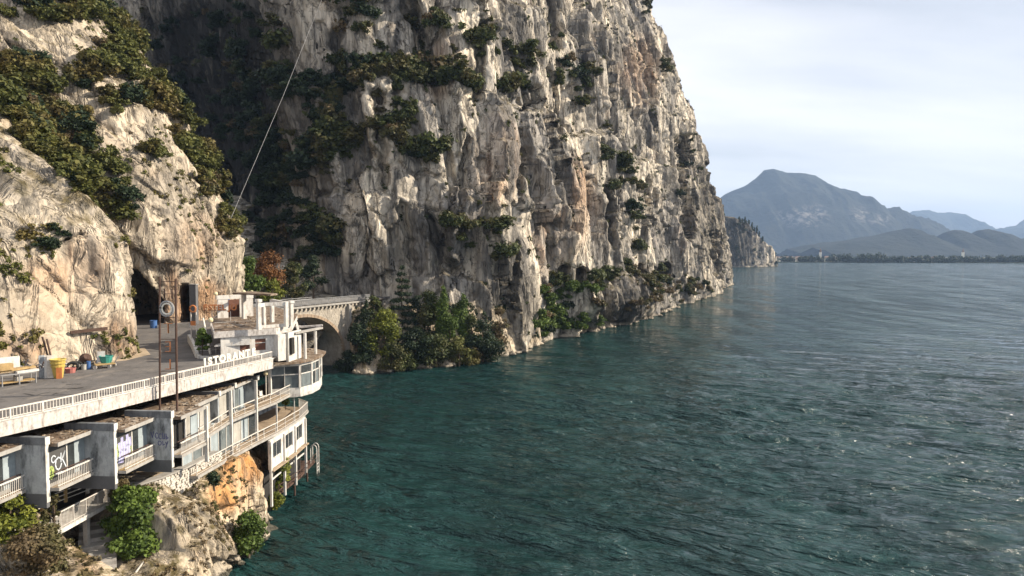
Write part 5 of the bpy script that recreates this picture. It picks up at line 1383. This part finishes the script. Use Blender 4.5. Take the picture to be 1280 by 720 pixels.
def plant(P, Nn, px, py, patches, mk, name, label, group, seed, rmin, rmax, ycond=None):
    r = np.random.RandomState(seed); view = P-camp; view /= np.linalg.norm(view, axis=2)[..., None]
    face = (np.sum(view*Nn, 2) < 0.05)
    if ycond is not None: face &= ycond
    iu = np.clip(np.floor(px/4).astype(int)+10, 0, 339); iv = np.clip(np.floor(py/4).astype(int)+10, 0, 199)
    face &= P[..., 1] < ZB[iv, iu]+5
    n_ = 0
    for (cx, cy, rx, ry, cnt) in patches:
        e = ((px-cx)/rx)**2+((py-cy)/ry)**2
        ii = np.argwhere((e < 1) & face)
        if not len(ii): continue
        # nearest sheet only, and prefer rock that lies back
        w = np.clip(Nn[ii[:, 0], ii[:, 1], 2]+0.55, 0.05, 1.5)**2; w /= w.sum()
        for q in r.choice(len(ii), min(cnt, len(ii)), replace=False, p=w):
            a, b = ii[q]; R_ = rmin+(rmax-rmin)*r.rand()**1.6
            p = P[a, b]+Nn[a, b]*R_*0.25+np.array([0, 0, R_*0.15])
            m_ = mk if r.rand() < .86 else 'leaf_dry' if r.rand() < .4 else 'leaf_dark'
            f_ = (R_-rmin)/(rmax-rmin); sz_ = 'tiny' if f_ < .12 else 'small' if f_ < .3 else 'medium-sized' if f_ < .55 else 'large' if f_ < .8 else 'huge'
            cl_ = {'leaf_dry': 'brown dry', 'leaf_dark': 'dark evergreen', 'leaf_cliff': 'olive', 'leaf_ridge': 'yellowish olive', 'leaf_green': 'fresh green'}[m_]
            z_ = p[2]
            lb = label
            if name == 'cliff_shrub':
                lb = 'shrub '+('near the skyline end of the tall cliff' if p[1] > 300 else 'low on the tall cliff near the waterline' if z_ < 14 else 'just over the old road windows of the tall cliff' if z_ < 32 else
                     'below the broad ledge of the tall cliff' if z_ < 58 else 'on the broad ledge of the tall cliff' if z_ < 74 else 'on the high walls of the tall cliff')
            elif name == 'ridge_shrub':
                lb = 'shrub '+('at the lower end of the ridge beside the dark ravine' if z_ < 38 else 'halfway up the ridge beside the dark ravine' if z_ < 50 else 'at the upper end of the ridge beside the dark ravine')
            elif name == 'ravine_shrub':
                lb = 'shrub '+('deep down on the shaded wall of the ravine' if z_ < 50 else 'halfway up the shaded wall of the ravine' if z_ < 80 else 'high on the shaded wall of the ravine')
            elif name == 'slope_shrub':
                lb = 'shrub '+('in the lower half of the green band over the road' if z_ < 36 else 'in the upper half of the green band over the road')
            shrub(tuple(p), R_, m_, name, sz_+' '+cl_+' '+lb, 'shrub', group); n_ += 1
    return n_
MP = [(325, 60, 55, 45, 16), (395, 110, 40, 50, 18), (400, 170, 45, 35, 16), (465, 97, 55, 22, 26), (545, 92, 60, 26, 30), (530, 40, 20, 30, 6), (505, 150, 20, 25, 6), (525, 195, 22, 10, 6), (470, 160, 25, 40, 9),
      (385, 215, 40, 35, 15), (350, 170, 30, 30, 7), (600, 80, 20, 50, 9), (650, 60, 12, 50, 5), (700, 75, 18, 35, 7), (735, 105, 20, 40, 8), (645, 112, 22, 12, 5), (775, 190, 28, 50, 9), (812, 12, 12, 12, 5),
      (832, 70, 8, 40, 4), (780, 335, 14, 8, 4), (745, 346, 20, 12, 8), (690, 352, 20, 8, 5), (840, 355, 34, 22, 16), (870, 360, 25, 14, 8), (570, 295, 22, 20, 6), (400, 300, 28, 30, 10), (450, 35, 30, 40, 8), (620, 300, 10, 50, 4), (860, 220, 18, 60, 8), (800, 270, 12, 50, 5)]
print('main shrubs', plant(P_main, N_main, px_main, py_main, MP, 'leaf_cliff', 'cliff_shrub', 'shrub on the tall cliff', 'shrubs on the tall cliff', 5, 1.7, 5.0))
GP = [(240, 60, 50, 60, 20), (300, 130, 40, 50, 24), (340, 110, 30, 40, 18), (330, 190, 25, 40, 18), (365, 250, 30, 40, 22), (330, 290, 20, 30, 14), (385, 300, 30, 30, 18), (370, 200, 30, 30, 14), (300, 40, 40, 40, 16), (410, 130, 30, 50, 20)]
plant(P_main, N_main, px_main, py_main, GP, 'leaf_dark', 'ravine_shrub', 'shrub clinging to the shaded wall of the ravine', 'shrubs in the dark ravine', 15, 1.8, 4.6)
M2 = [(690, 380, 24, 30, 24), (708, 405, 26, 16, 16), (676, 405, 12, 22, 10), (746, 396, 11, 18, 7), (722, 365, 18, 10, 6)]
plant(P_main, N_main, px_main, py_main, M2, 'leaf_green', 'waterside_shrub', 'shrub at the foot of the tall cliff below the road windows', 'green shrubs at the cliff foot', 6, 1.6, 3.2)
M3 = [(835, 365, 36, 18, 22), (876, 362, 20, 10, 10), (785, 382, 26, 12, 10), (720, 405, 14, 10, 4), (805, 352, 20, 10, 6)]
plant(P_main, N_main, px_main, py_main, M3, 'leaf_dry', 'dry_shrub', 'shrub on the slope at the foot of the tall cliff', 'dry shrubs at the cliff foot', 16, 1.2, 2.8)
LP1 = [(30, 115, 38, 42, 34), (68, 165, 40, 36, 36), (110, 210, 34, 32, 26), (150, 255, 16, 28, 12), (15, 90, 22, 20, 12)]
LP1b = [(66, 300, 18, 14, 5)]
LP2 = [(130, 85, 42, 32, 34), (50, 15, 55, 18, 16), (110, 25, 30, 20, 8), (175, 35, 40, 36, 26), (205, 110, 26, 36, 28), (235, 165, 22, 36, 26), (262, 215, 18, 36, 24), (282, 268, 12, 30, 14), (150, 130, 30, 14, 10), (200, 190, 20, 12, 3)]
n1 = plant(P_l1, N_l1, px_l1, py_l1, LP1, 'leaf_ridge', 'slope_shrub', 'shrub in the green band across the cliff over the road', 'shrubs in the band over the road', 7, 1.0, 2.5)
plant(P_l1, N_l1, px_l1, py_l1, LP1b, 'leaf_dark', 'rock_shrub', 'shrub alone on the pale rock over the work bench', 'clump on the pale rock', 8, 0.7, 1.0)
n3 = plant(P_l2, N_l2, px_l2, py_l2, LP1, 'leaf_ridge', 'slope_shrub', 'shrub in the green band across the cliff over the road', 'shrubs in the band over the road', 27, 1.0, 2.5)
n2 = plant(P_l2, N_l2, px_l2, py_l2, LP2, 'leaf_ridge', 'ridge_shrub', 'shrub on the ridge beside the dark ravine', 'shrubs along the ravine ridge', 9, 1.3, 2.9)
print('left shrubs', n1, n2)
# low scrub on the ledges, too small to count
def scrub(name, P, Nn, px, py, seed, cnt, size, mk, extra=None):
    r = np.random.RandomState(seed); S_ = P.shape
    msk = fbm(P[..., 0]/9, P[..., 1]/9, P[..., 2]/14, 3, seed)
    ok = np.argwhere((Nn[..., 2] > 0.22) & (msk > -0.05) & (px > -40) & (px < 1320) & (py > -60) & (py < 760) & (P[..., 2] > 2.0) & (True if extra is None else extra))
    ok = ok[r.choice(len(ok), min(cnt, len(ok)), replace=False)]
    bl = [(*(P[a, b]+Nn[a, b]*size*.2), *(size*(.35+.9*r.rand(3)**2))) for a, b in ok]
    V, F, lv = leaf_cloud(len(bl)*26, bl, size*0.42, seed, shell=.4)
    me = np_mesh(name, V, F); add_attr(me, 'leafvar', lv)
    tag(link(name, me, M[mk]), 'low scrub and tufts scattered over the ledges of the rock', 'scrub', kind='stuff')
scrub('ledge_scrub', P_main, N_main, px_main, py_main, 3, 2200, 1.0, 'leaf_cliff')
scrub('slope_scrub', P_l2, N_l2, px_l2, py_l2, 4, 900, 0.5, 'leaf_ridge')
scrub('slope_scrub', P_l1, N_l1, px_l1, py_l1, 14, 900, 0.5, 'leaf_ridge')
scrub('bank_scrub', P_s2, N_s2, px_s2, py_s2, 15, 900, 0.7, 'leaf_dark')
scrub('shore_scrub', P_sh, N_sh, px_sh, py_sh, 16, 420, 0.26, 'leaf_dry', (P_sh[..., 1] < 60) & (P_sh[..., 2] < 8))
scrub('headland_scrub', P_hd, N_hd, px_hd, py_hd, 17, 400, 5.0, 'leaf_dark')

def tree(name, label, base, h, blobs, leaf, n, mk, cat='tree', group=None, trunk_r=0.16, seed=1):
    n = int(n*1.6); t = thing(name, base, label, cat, group); b = Vector(base); r = random.Random(seed)
    mb = MB(); top = b+Vector((r.uniform(-.3, .3), r.uniform(-.3, .3), h*0.85))
    mb.tube([b-Vector((0, 0, .5)), b+Vector((r.uniform(-.15, .15), 0, h*.35)), top], [trunk_r, trunk_r*.7, trunk_r*.2], 6)
    for bl in blobs[:7]:
        q = b+Vector(bl[:3]); a = b.lerp(top, min(.75, max(.15, (bl[2]/h)*.6))); mb.tube([a, a.lerp(q, .5)+Vector((0, 0, .15)), q], [trunk_r*.45, trunk_r*.3, trunk_r*.1], 4)
    mb.build('trunk', M['bark'], t)
    me = cloud_mesh('crown', n, [(b.x+q[0], b.y+q[1], b.z+q[2], q[3], q[4], q[5]) for q in blobs], leaf, seed)
    link('crown', me, M[mk], t); return t
def round_blobs(seed, w, h, z0, nb=20):
    r = random.Random(seed); out = []
    for i in range(nb):
        u = r.random(); a = r.uniform(0, 6.28); env = math.sin(math.pi*min(1, 0.18+u*0.78))
        q = w*env*r.uniform(.25, .85); s_ = w*r.uniform(.24, .52)
        out.append((q*math.cos(a), q*math.sin(a), z0+u*(h-z0)*0.92, s_, s_, s_*r.uniform(.55, .9)))
    return out
def px_tree(name, label, cx, cy, rx, ry, D, mk, seed, leaf=0.34, n=3200, kind='round', group=None, z0=0.15, cat='tree'):
    top = at_y(cx, cy-ry, D); bot = at_y(cx, cy+ry, D); h = top.z-bot.z; w = rx*D/853.33
    if kind == 'round': bl = round_blobs(seed, w, h, h*z0)
    elif kind == 'column':
        r = random.Random(seed); bl = []
        for i in range(12):
            u = i/11; e = w*math.sin(math.pi*(0.16+0.78*u))**.7; bl.append((r.uniform(-.25, .25)*w, r.uniform(-.25, .25)*w, h*(.06+.86*u), e*.75, e*.75, h*.10))
    else:
        r = random.Random(seed); bl = []
        for i in range(11):
            u = i/10; e = w*(1-.85*u)
            for k_ in range(5):
                a = r.uniform(0, 6.28); bl.append((e*.55*math.cos(a), e*.55*math.sin(a), h*(.10+.86*u)+r.uniform(-.15, .1), e*.46, e*.46, h*.028))
    return tree(name, label, (bot.x, D, bot.z), h, bl, leaf, n, mk, cat, group, max(.08, w*.07), seed)
px_tree('broadleaf_tree', 'bright yellow-green tree beside the bridge abutment', 480, 420, 27, 30, 146, 'leaf_yellow', 1, .36, 3600)
px_tree('broadleaf_tree', 'dark tree in front of the ivy covered bridge abutment', 448, 434, 24, 30, 144.5, 'leaf_dark', 2, .36, 3000)
px_tree('broadleaf_tree', 'low dark bushy tree at the water under the yellow-green tree', 490, 447, 22, 17, 144, 'leaf_cliff', 3, .34, 2600)
px_tree('cedar_tree', 'tall dark tiered cedar rising above the bank by the tunnel', 503, 378, 28, 48, 156, 'leaf_dark', 4, .34, 4200, 'cedar')
px_tree('broadleaf_tree', 'tall green tree left of the two columnar trees on the bank', 535, 404, 19, 42, 154, 'leaf_cliff', 5, .36, 3400)
px_tree('columnar_tree', 'taller light green columnar tree on the bank', 553, 398, 13, 42, 153, 'leaf_green', 6, .32, 3000, 'column')
px_tree('columnar_tree', 'shorter light green columnar tree nearest the grey rock wall', 577, 395, 14, 28, 158, 'leaf_green', 7, .32, 2600, 'column')
px_tree('broadleaf_tree', 'dark spreading tree at the water below the cedar', 520, 434, 24, 25, 148, 'leaf_dark', 8, .36, 3000)
px_tree('broadleaf_tree', 'fresh green bushy tree at the water below the columnar trees', 546, 442, 26, 20, 149, 'leaf_cliff', 9, .34, 3000)
px_tree('broadleaf_tree', 'dry olive shrub tree at the water below the shorter columnar tree', 574, 440, 18, 19, 151, 'leaf_ridge', 10, .32, 2400)
px_tree('broadleaf_tree', 'round dark green tree overhanging the water by the grey rock wall', 603, 428, 25, 26, 156, 'leaf_dark', 11, .36, 3200)
px_tree('broadleaf_tree', 'small brownish tree in the cleft of the grey rock wall', 625, 408, 13, 26, 165, 'leaf_dry', 12, .32, 1800)
px_tree('ivy_column', 'dark ivy climbing the end of the bridge abutment', 457, 402, 7, 30, 149.5, 'leaf_dark', 13, .3, 1400, 'column', cat='ivy')
px_tree('broadleaf_tree', 'green tree at the foot of the ridge behind the white stair box', 314, 348, 18, 26, 132, 'leaf_green', 14, .34, 2800)
px_tree('broadleaf_tree', 'rusty autumn tree in the ravine behind the bridge', 338, 338, 26, 20, 140, 'leaf_rust', 15, .34, 2800)
px_tree('broadleaf_tree', 'pale green tree in the ravine under the rusty tree', 340, 364, 20, 13, 136, 'leaf_yellow', 16, .32, 1800)
px_tree('broadleaf_tree', 'dark green tree in the ravine right of the rusty tree', 368, 352, 18, 24, 148, 'leaf_cliff', 17, .34, 2400)
px_tree('broadleaf_tree', 'dark tree deepest in the ravine against the black rock', 392, 345, 18, 26, 158, 'leaf_dark', 18, .34, 2400)
px_tree('ramp_shrub', 'green shrub growing from the planter beside the ramp', 253, 426, 11, 16, 68, 'leaf_green', 19, .17, 1500, cat='shrub')
px_tree('roof_shrub', 'small dark shrub on the roof terrace behind the blue tank', 277, 398, 9, 9, 84, 'leaf_ridge', 20, .2, 900, cat='shrub')
# near shrubs
px_tree('laurel_shrub', 'big glossy green shrub beside the stairs under the white balustrade', 165, 648, 36, 42, 47.2, 'leaf_green', 21, .20, 6000, cat='shrub', z0=.05)
px_tree('fig_shrub', 'green shrub hanging from the rock just above the water', 311, 666, 25, 22, 55.2, 'leaf_green', 22, .20, 2400, cat='shrub', z0=.05)
px_tree('rock_shrub', 'small yellow-green bush on the rock beside the landing stage', 345, 625, 11, 9, 66, 'leaf_yellow', 23, .15, 900, cat='shrub', z0=.05)
px_tree('climbing_shrub', 'leafy climber growing up the white posts under the lower terrace', 354, 590, 13, 19, 68.2, 'leaf_yellow', 24, .17, 1500, cat='shrub', z0=.05)
px_tree('bank_shrub', 'lime green bush under the first cabin balcony', 12, 645, 30, 30, 41.5, 'leaf_yellow', 25, .17, 3000, cat='shrub', z0=.05)
px_tree('dry_shrub', 'large dry brownish scrub on the slope below the cabin terrace', 40, 690, 46, 34, 40.5, 'leaf_dry', 26, .15, 6000, cat='shrub', z0=.05)
px_tree('dry_shrub', 'brown creeper hanging over the end of the white balustrade', 66, 642, 13, 26, 43.0, 'leaf_dry', 27, .12, 1800, cat='shrub', z0=.05)
px_tree('dry_shrub', 'small brown bush above the big glossy shrub by the stone wall', 152, 612, 15, 13, 47.6, 'leaf_dry', 28, .13, 1500, cat='shrub', z0=.05)
px_tree('rock_shrub', 'dull green bush low on the pale rock by the stair railing', 206, 690, 10, 14, 48.5, 'leaf_ridge', 29, .13, 1300, cat='shrub', z0=.05)
px_tree('rock_shrub', 'dark shrub hanging in the cleft of the grey shore rock', 268, 598, 9, 8, 53.0, 'leaf_dark', 30, .13, 700, cat='shrub', z0=.05)
px_tree('potted_plant', 'bright leafy plant left on the lower terrace under the pavilion', 357, 499, 5, 7, 71.5, 'leaf_yellow', 31, .16, 400, cat='plant', z0=.05)
for j, (x, y, rx, ry, D, mk, lab) in enumerate(((432, 452, 14, 14, 143, 'leaf_dark', 'low dark bush at the water under the bridge pilaster'), (508, 452, 16, 12, 145.5, 'leaf_cliff', 'low bush at the water below the cedar'),
        (562, 420, 16, 24, 153, 'leaf_green', 'green bush filling the gap under the columnar trees'), (590, 415, 14, 22, 158, 'leaf_cliff', 'olive bush between the shorter columnar tree and the round dark tree'),
        (468, 388, 12, 18, 152, 'leaf_cliff', 'olive tree crown at the road level beside the ivy'), (522, 395, 14, 28, 156, 'leaf_dark', 'dark slender tree crown right behind the cedar'), (590, 446, 14, 10, 153, 'leaf_ridge', 'low olive bush overhanging the water'))):
    px_tree('bank_bush', lab, x, y, rx, ry, D, mk, 60+j, .34, 1800, cat='bush', z0=.05)
# cypresses on the headland
for j, (x, hh) in enumerate(((931, 9), (936, 7), (940, 10), (943, 8), (946, 11), (949, 8), (928, 6), (953, 6), (924, 6))):
    col_ = (np.abs(px_hd-x) < 1.3) & (P_hd[..., 1] < 1300); yt = py_hd[col_].min() if col_.any() else 285
    px_tree('cypress', ['tallest', 'slim', 'bushy', 'short', 'pointed', 'slender', 'low', 'stunted', 'leaning'][j]+' dark cypress on top of the far headland', x, yt+2-hh/2, 1.5, hh/2, 1235, 'leaf_dark', 40+j, 1.6, 160, 'column', 'cypresses on the headland')

# ------------------------------------------------------------------ boulders along the waterline
def boulder_mesh(seed):
    n, m = 12, 9; th = np.linspace(0, 2*math.pi, n, endpoint=False); ph = np.linspace(0.12, math.pi-0.12, m)
    T, Q = np.meshgrid(th, ph, indexing='ij'); X, Y, Z = np.cos(T)*np.sin(Q), np.sin(T)*np.sin(Q), np.cos(Q)*0.7
    d = 1+0.45*fbm(X*1.3, Y*1.3, Z*1.3, 3, seed); q = np.stack([X*d, Y*d*.8, Z*d], -1).reshape(-1, 3)
    F = [(i*m+j, ((i+1) % n)*m+j, ((i+1) % n)*m+j+1, i*m+j+1) for i in range(n) for j in range(m-1)]
    me = bpy.data.meshes.new('boulder'); me.from_pydata(q.tolist(), [], F+[tuple(i*m for i in range(n))[::-1], tuple(i*m+m-1 for i in range(n))]); me.materials.append(M['shore']); return me
BM = [boulder_mesh(300+i) for i in range(5)]
def boulders(P, n, seed, rmin, rmax, where, cond):
    r = np.random.RandomState(seed); row = P[:, np.argmin(np.abs(P[0, :, 2]-0.3))]; row = row[cond(row)]
    for q in row[r.choice(len(row), min(n, len(row)), replace=False)]:
        R_ = rmin+(rmax-rmin)*r.rand()**2; o = bpy.data.objects.new('boulder', BM[r.randint(5)]); COL.objects.link(o)
        o.location = (q[0]+r.rand()*.6, q[1]-r.rand()*.6, 0.05+R_*.1); o.scale = (R_*(.7+.6*r.rand()), R_*(.7+.6*r.rand()), R_*(.5+.6*r.rand())); o.rotation_euler = (r.normal()*.3, r.normal()*.3, r.rand()*6)
        f_ = (R_-rmin)/(rmax-rmin); tag(o, ('small' if f_ < .15 else 'middling' if f_ < .5 else 'big')+' pale boulder at the waterline '+where, 'boulder', 'boulders along the waterline')
boulders(P_main, 46, 51, 0.5, 1.9, 'under the tall cliff', lambda q: (q[:, 1] > 172) & (q[:, 1] < 330) & (q[:, 0] > 0))
boulders(P_s2, 26, 52, 0.4, 1.4, 'below the wooded bank', lambda q: (q[:, 1] < 172) & (q[:, 0] > -33))
boulders(P_sh, 24, 53, 0.25, 0.8, 'under the restaurant', lambda q: (q[:, 1] > 50) & (q[:, 1] < 80))

# ------------------------------------------------------------------ far shore: wood, town
r = np.random.RandomState(2); bl = []
for i in range(520):
    x = 968+317*r.rand()**.95; X = (x-640)/853.33
    Yv = np.interp(x, [960, 1000, 1060, 1120, 1280], [1785, 1775, 1740, 1712, 1668])+r.rand()*60
    dens = np.clip((x-1000)/70, .5, 1)
    if r.rand() > dens: continue
    hh = (8+10*r.rand()**1.5)*(1.35 if abs(x-1070) < 40 else 1); w_ = 4+4.5*r.rand()
    bl.append((X*Yv, Yv, 1.5+hh*.5, w_, w_, hh*.52))
V, F, lv = leaf_cloud(len(bl)*46, bl, 3.2, 8, shell=.6)
me = np_mesh('shore_wood', V, F); add_attr(me, 'leafvar', lv)
tag(link('shore_wood', me, M['leaf_dark']), 'dark belt of trees along the far shore of the lake', 'wood', kind='stuff')
def house(x, y, w, d_, h, roof, name='town_house', label='small pale house among trees on the far shore', group='houses of the far shore town'):
    t = thing(name, (x, y, 1.6), label, 'house', group)
    MB().box((x, y, 1.6+h/2), (w, d_, h)).build('wall', M['render'], t)
    z = 1.6+h; MB().add([(x-w*.55, y-d_*.55, z), (x+w*.55, y-d_*.55, z), (x+w*.55, y+d_*.55, z), (x-w*.55, y+d_*.55, z), (x-w*.55, y, z+roof), (x+w*.55, y, z+roof)],
       [(0, 1, 5, 4), (2, 3, 4, 5), (0, 4, 3), (1, 2, 5), (0, 3, 2, 1)]).build('roof', M['tile'], t)
for i in range(44):
    x = 968+95*r.rand()**1.1; Yv = 1790+r.rand()*160
    w_ = 7+8*r.rand(); h_ = 5+6*r.rand(); a_ = 'wide' if w_ > 12 else 'narrow' if w_ < 9.5 else 'square'; b_ = 'tall' if h_ > 9 else 'low' if h_ < 7 else 'two storey'
    where = 'at the water edge of the far shore town' if Yv < 1840 else 'in the middle of the far shore town' if Yv < 1900 else 'at the back of the far shore town'
    house((x-640)/853.33*Yv, Yv, w_, 9, h_, 2.5+2*r.rand(), label=b_+' '+a_+' pale house '+where)
for i in range(8):
    x = 1070+200*r.rand(); Yv = 1760+r.rand()*120
    house((x-640)/853.33*Yv, Yv, 10+8*r.rand(), 10, 7+4*r.rand(), 3, label=['low broad', 'tall', 'small', 'long', 'old', 'square', 'cream', 'plain'][i]+' pale house behind the tree belt of the far shore', group='houses behind the tree belt')
for x, lab in ((1025, 'slim church tower with pointed spire in the far shore town'), (1203, 'slim church tower standing over the tree belt of the far shore')):
    Yv = 1830; X = (x-640)/853.33*Yv; t = thing('church_tower', (X, Yv, 1.6), lab, 'tower')
    MB().box((X, Yv, 14), (5, 5, 25)).build('tower_shaft', M['render'], t); MB().lathe((X, Yv, 26.5), [(3.4, 0), (.2, 11)], 4).build('spire', M['tile'], t)

# ------------------------------------------------------------------ air
mb = MB(); mb.box((2000, 6500, 447), (17000, 14600, 906))
k = NT('haze_air'); k.t.nodes.remove(k.b)
pv = k.n('ShaderNodeVolumePrincipled'); pv.inputs['Color'].default_value = (0.46, 0.66, 1.0, 1); pv.inputs['Density'].default_value = 0.000072; pv.inputs['Anisotropy'].default_value = 0.0
k.l(pv.outputs[0], k.out.inputs['Volume'])
hz = mb.build('haze', k.m); tag(hz, 'pale blue air between the lake and the mountains', 'haze', kind='stuff')
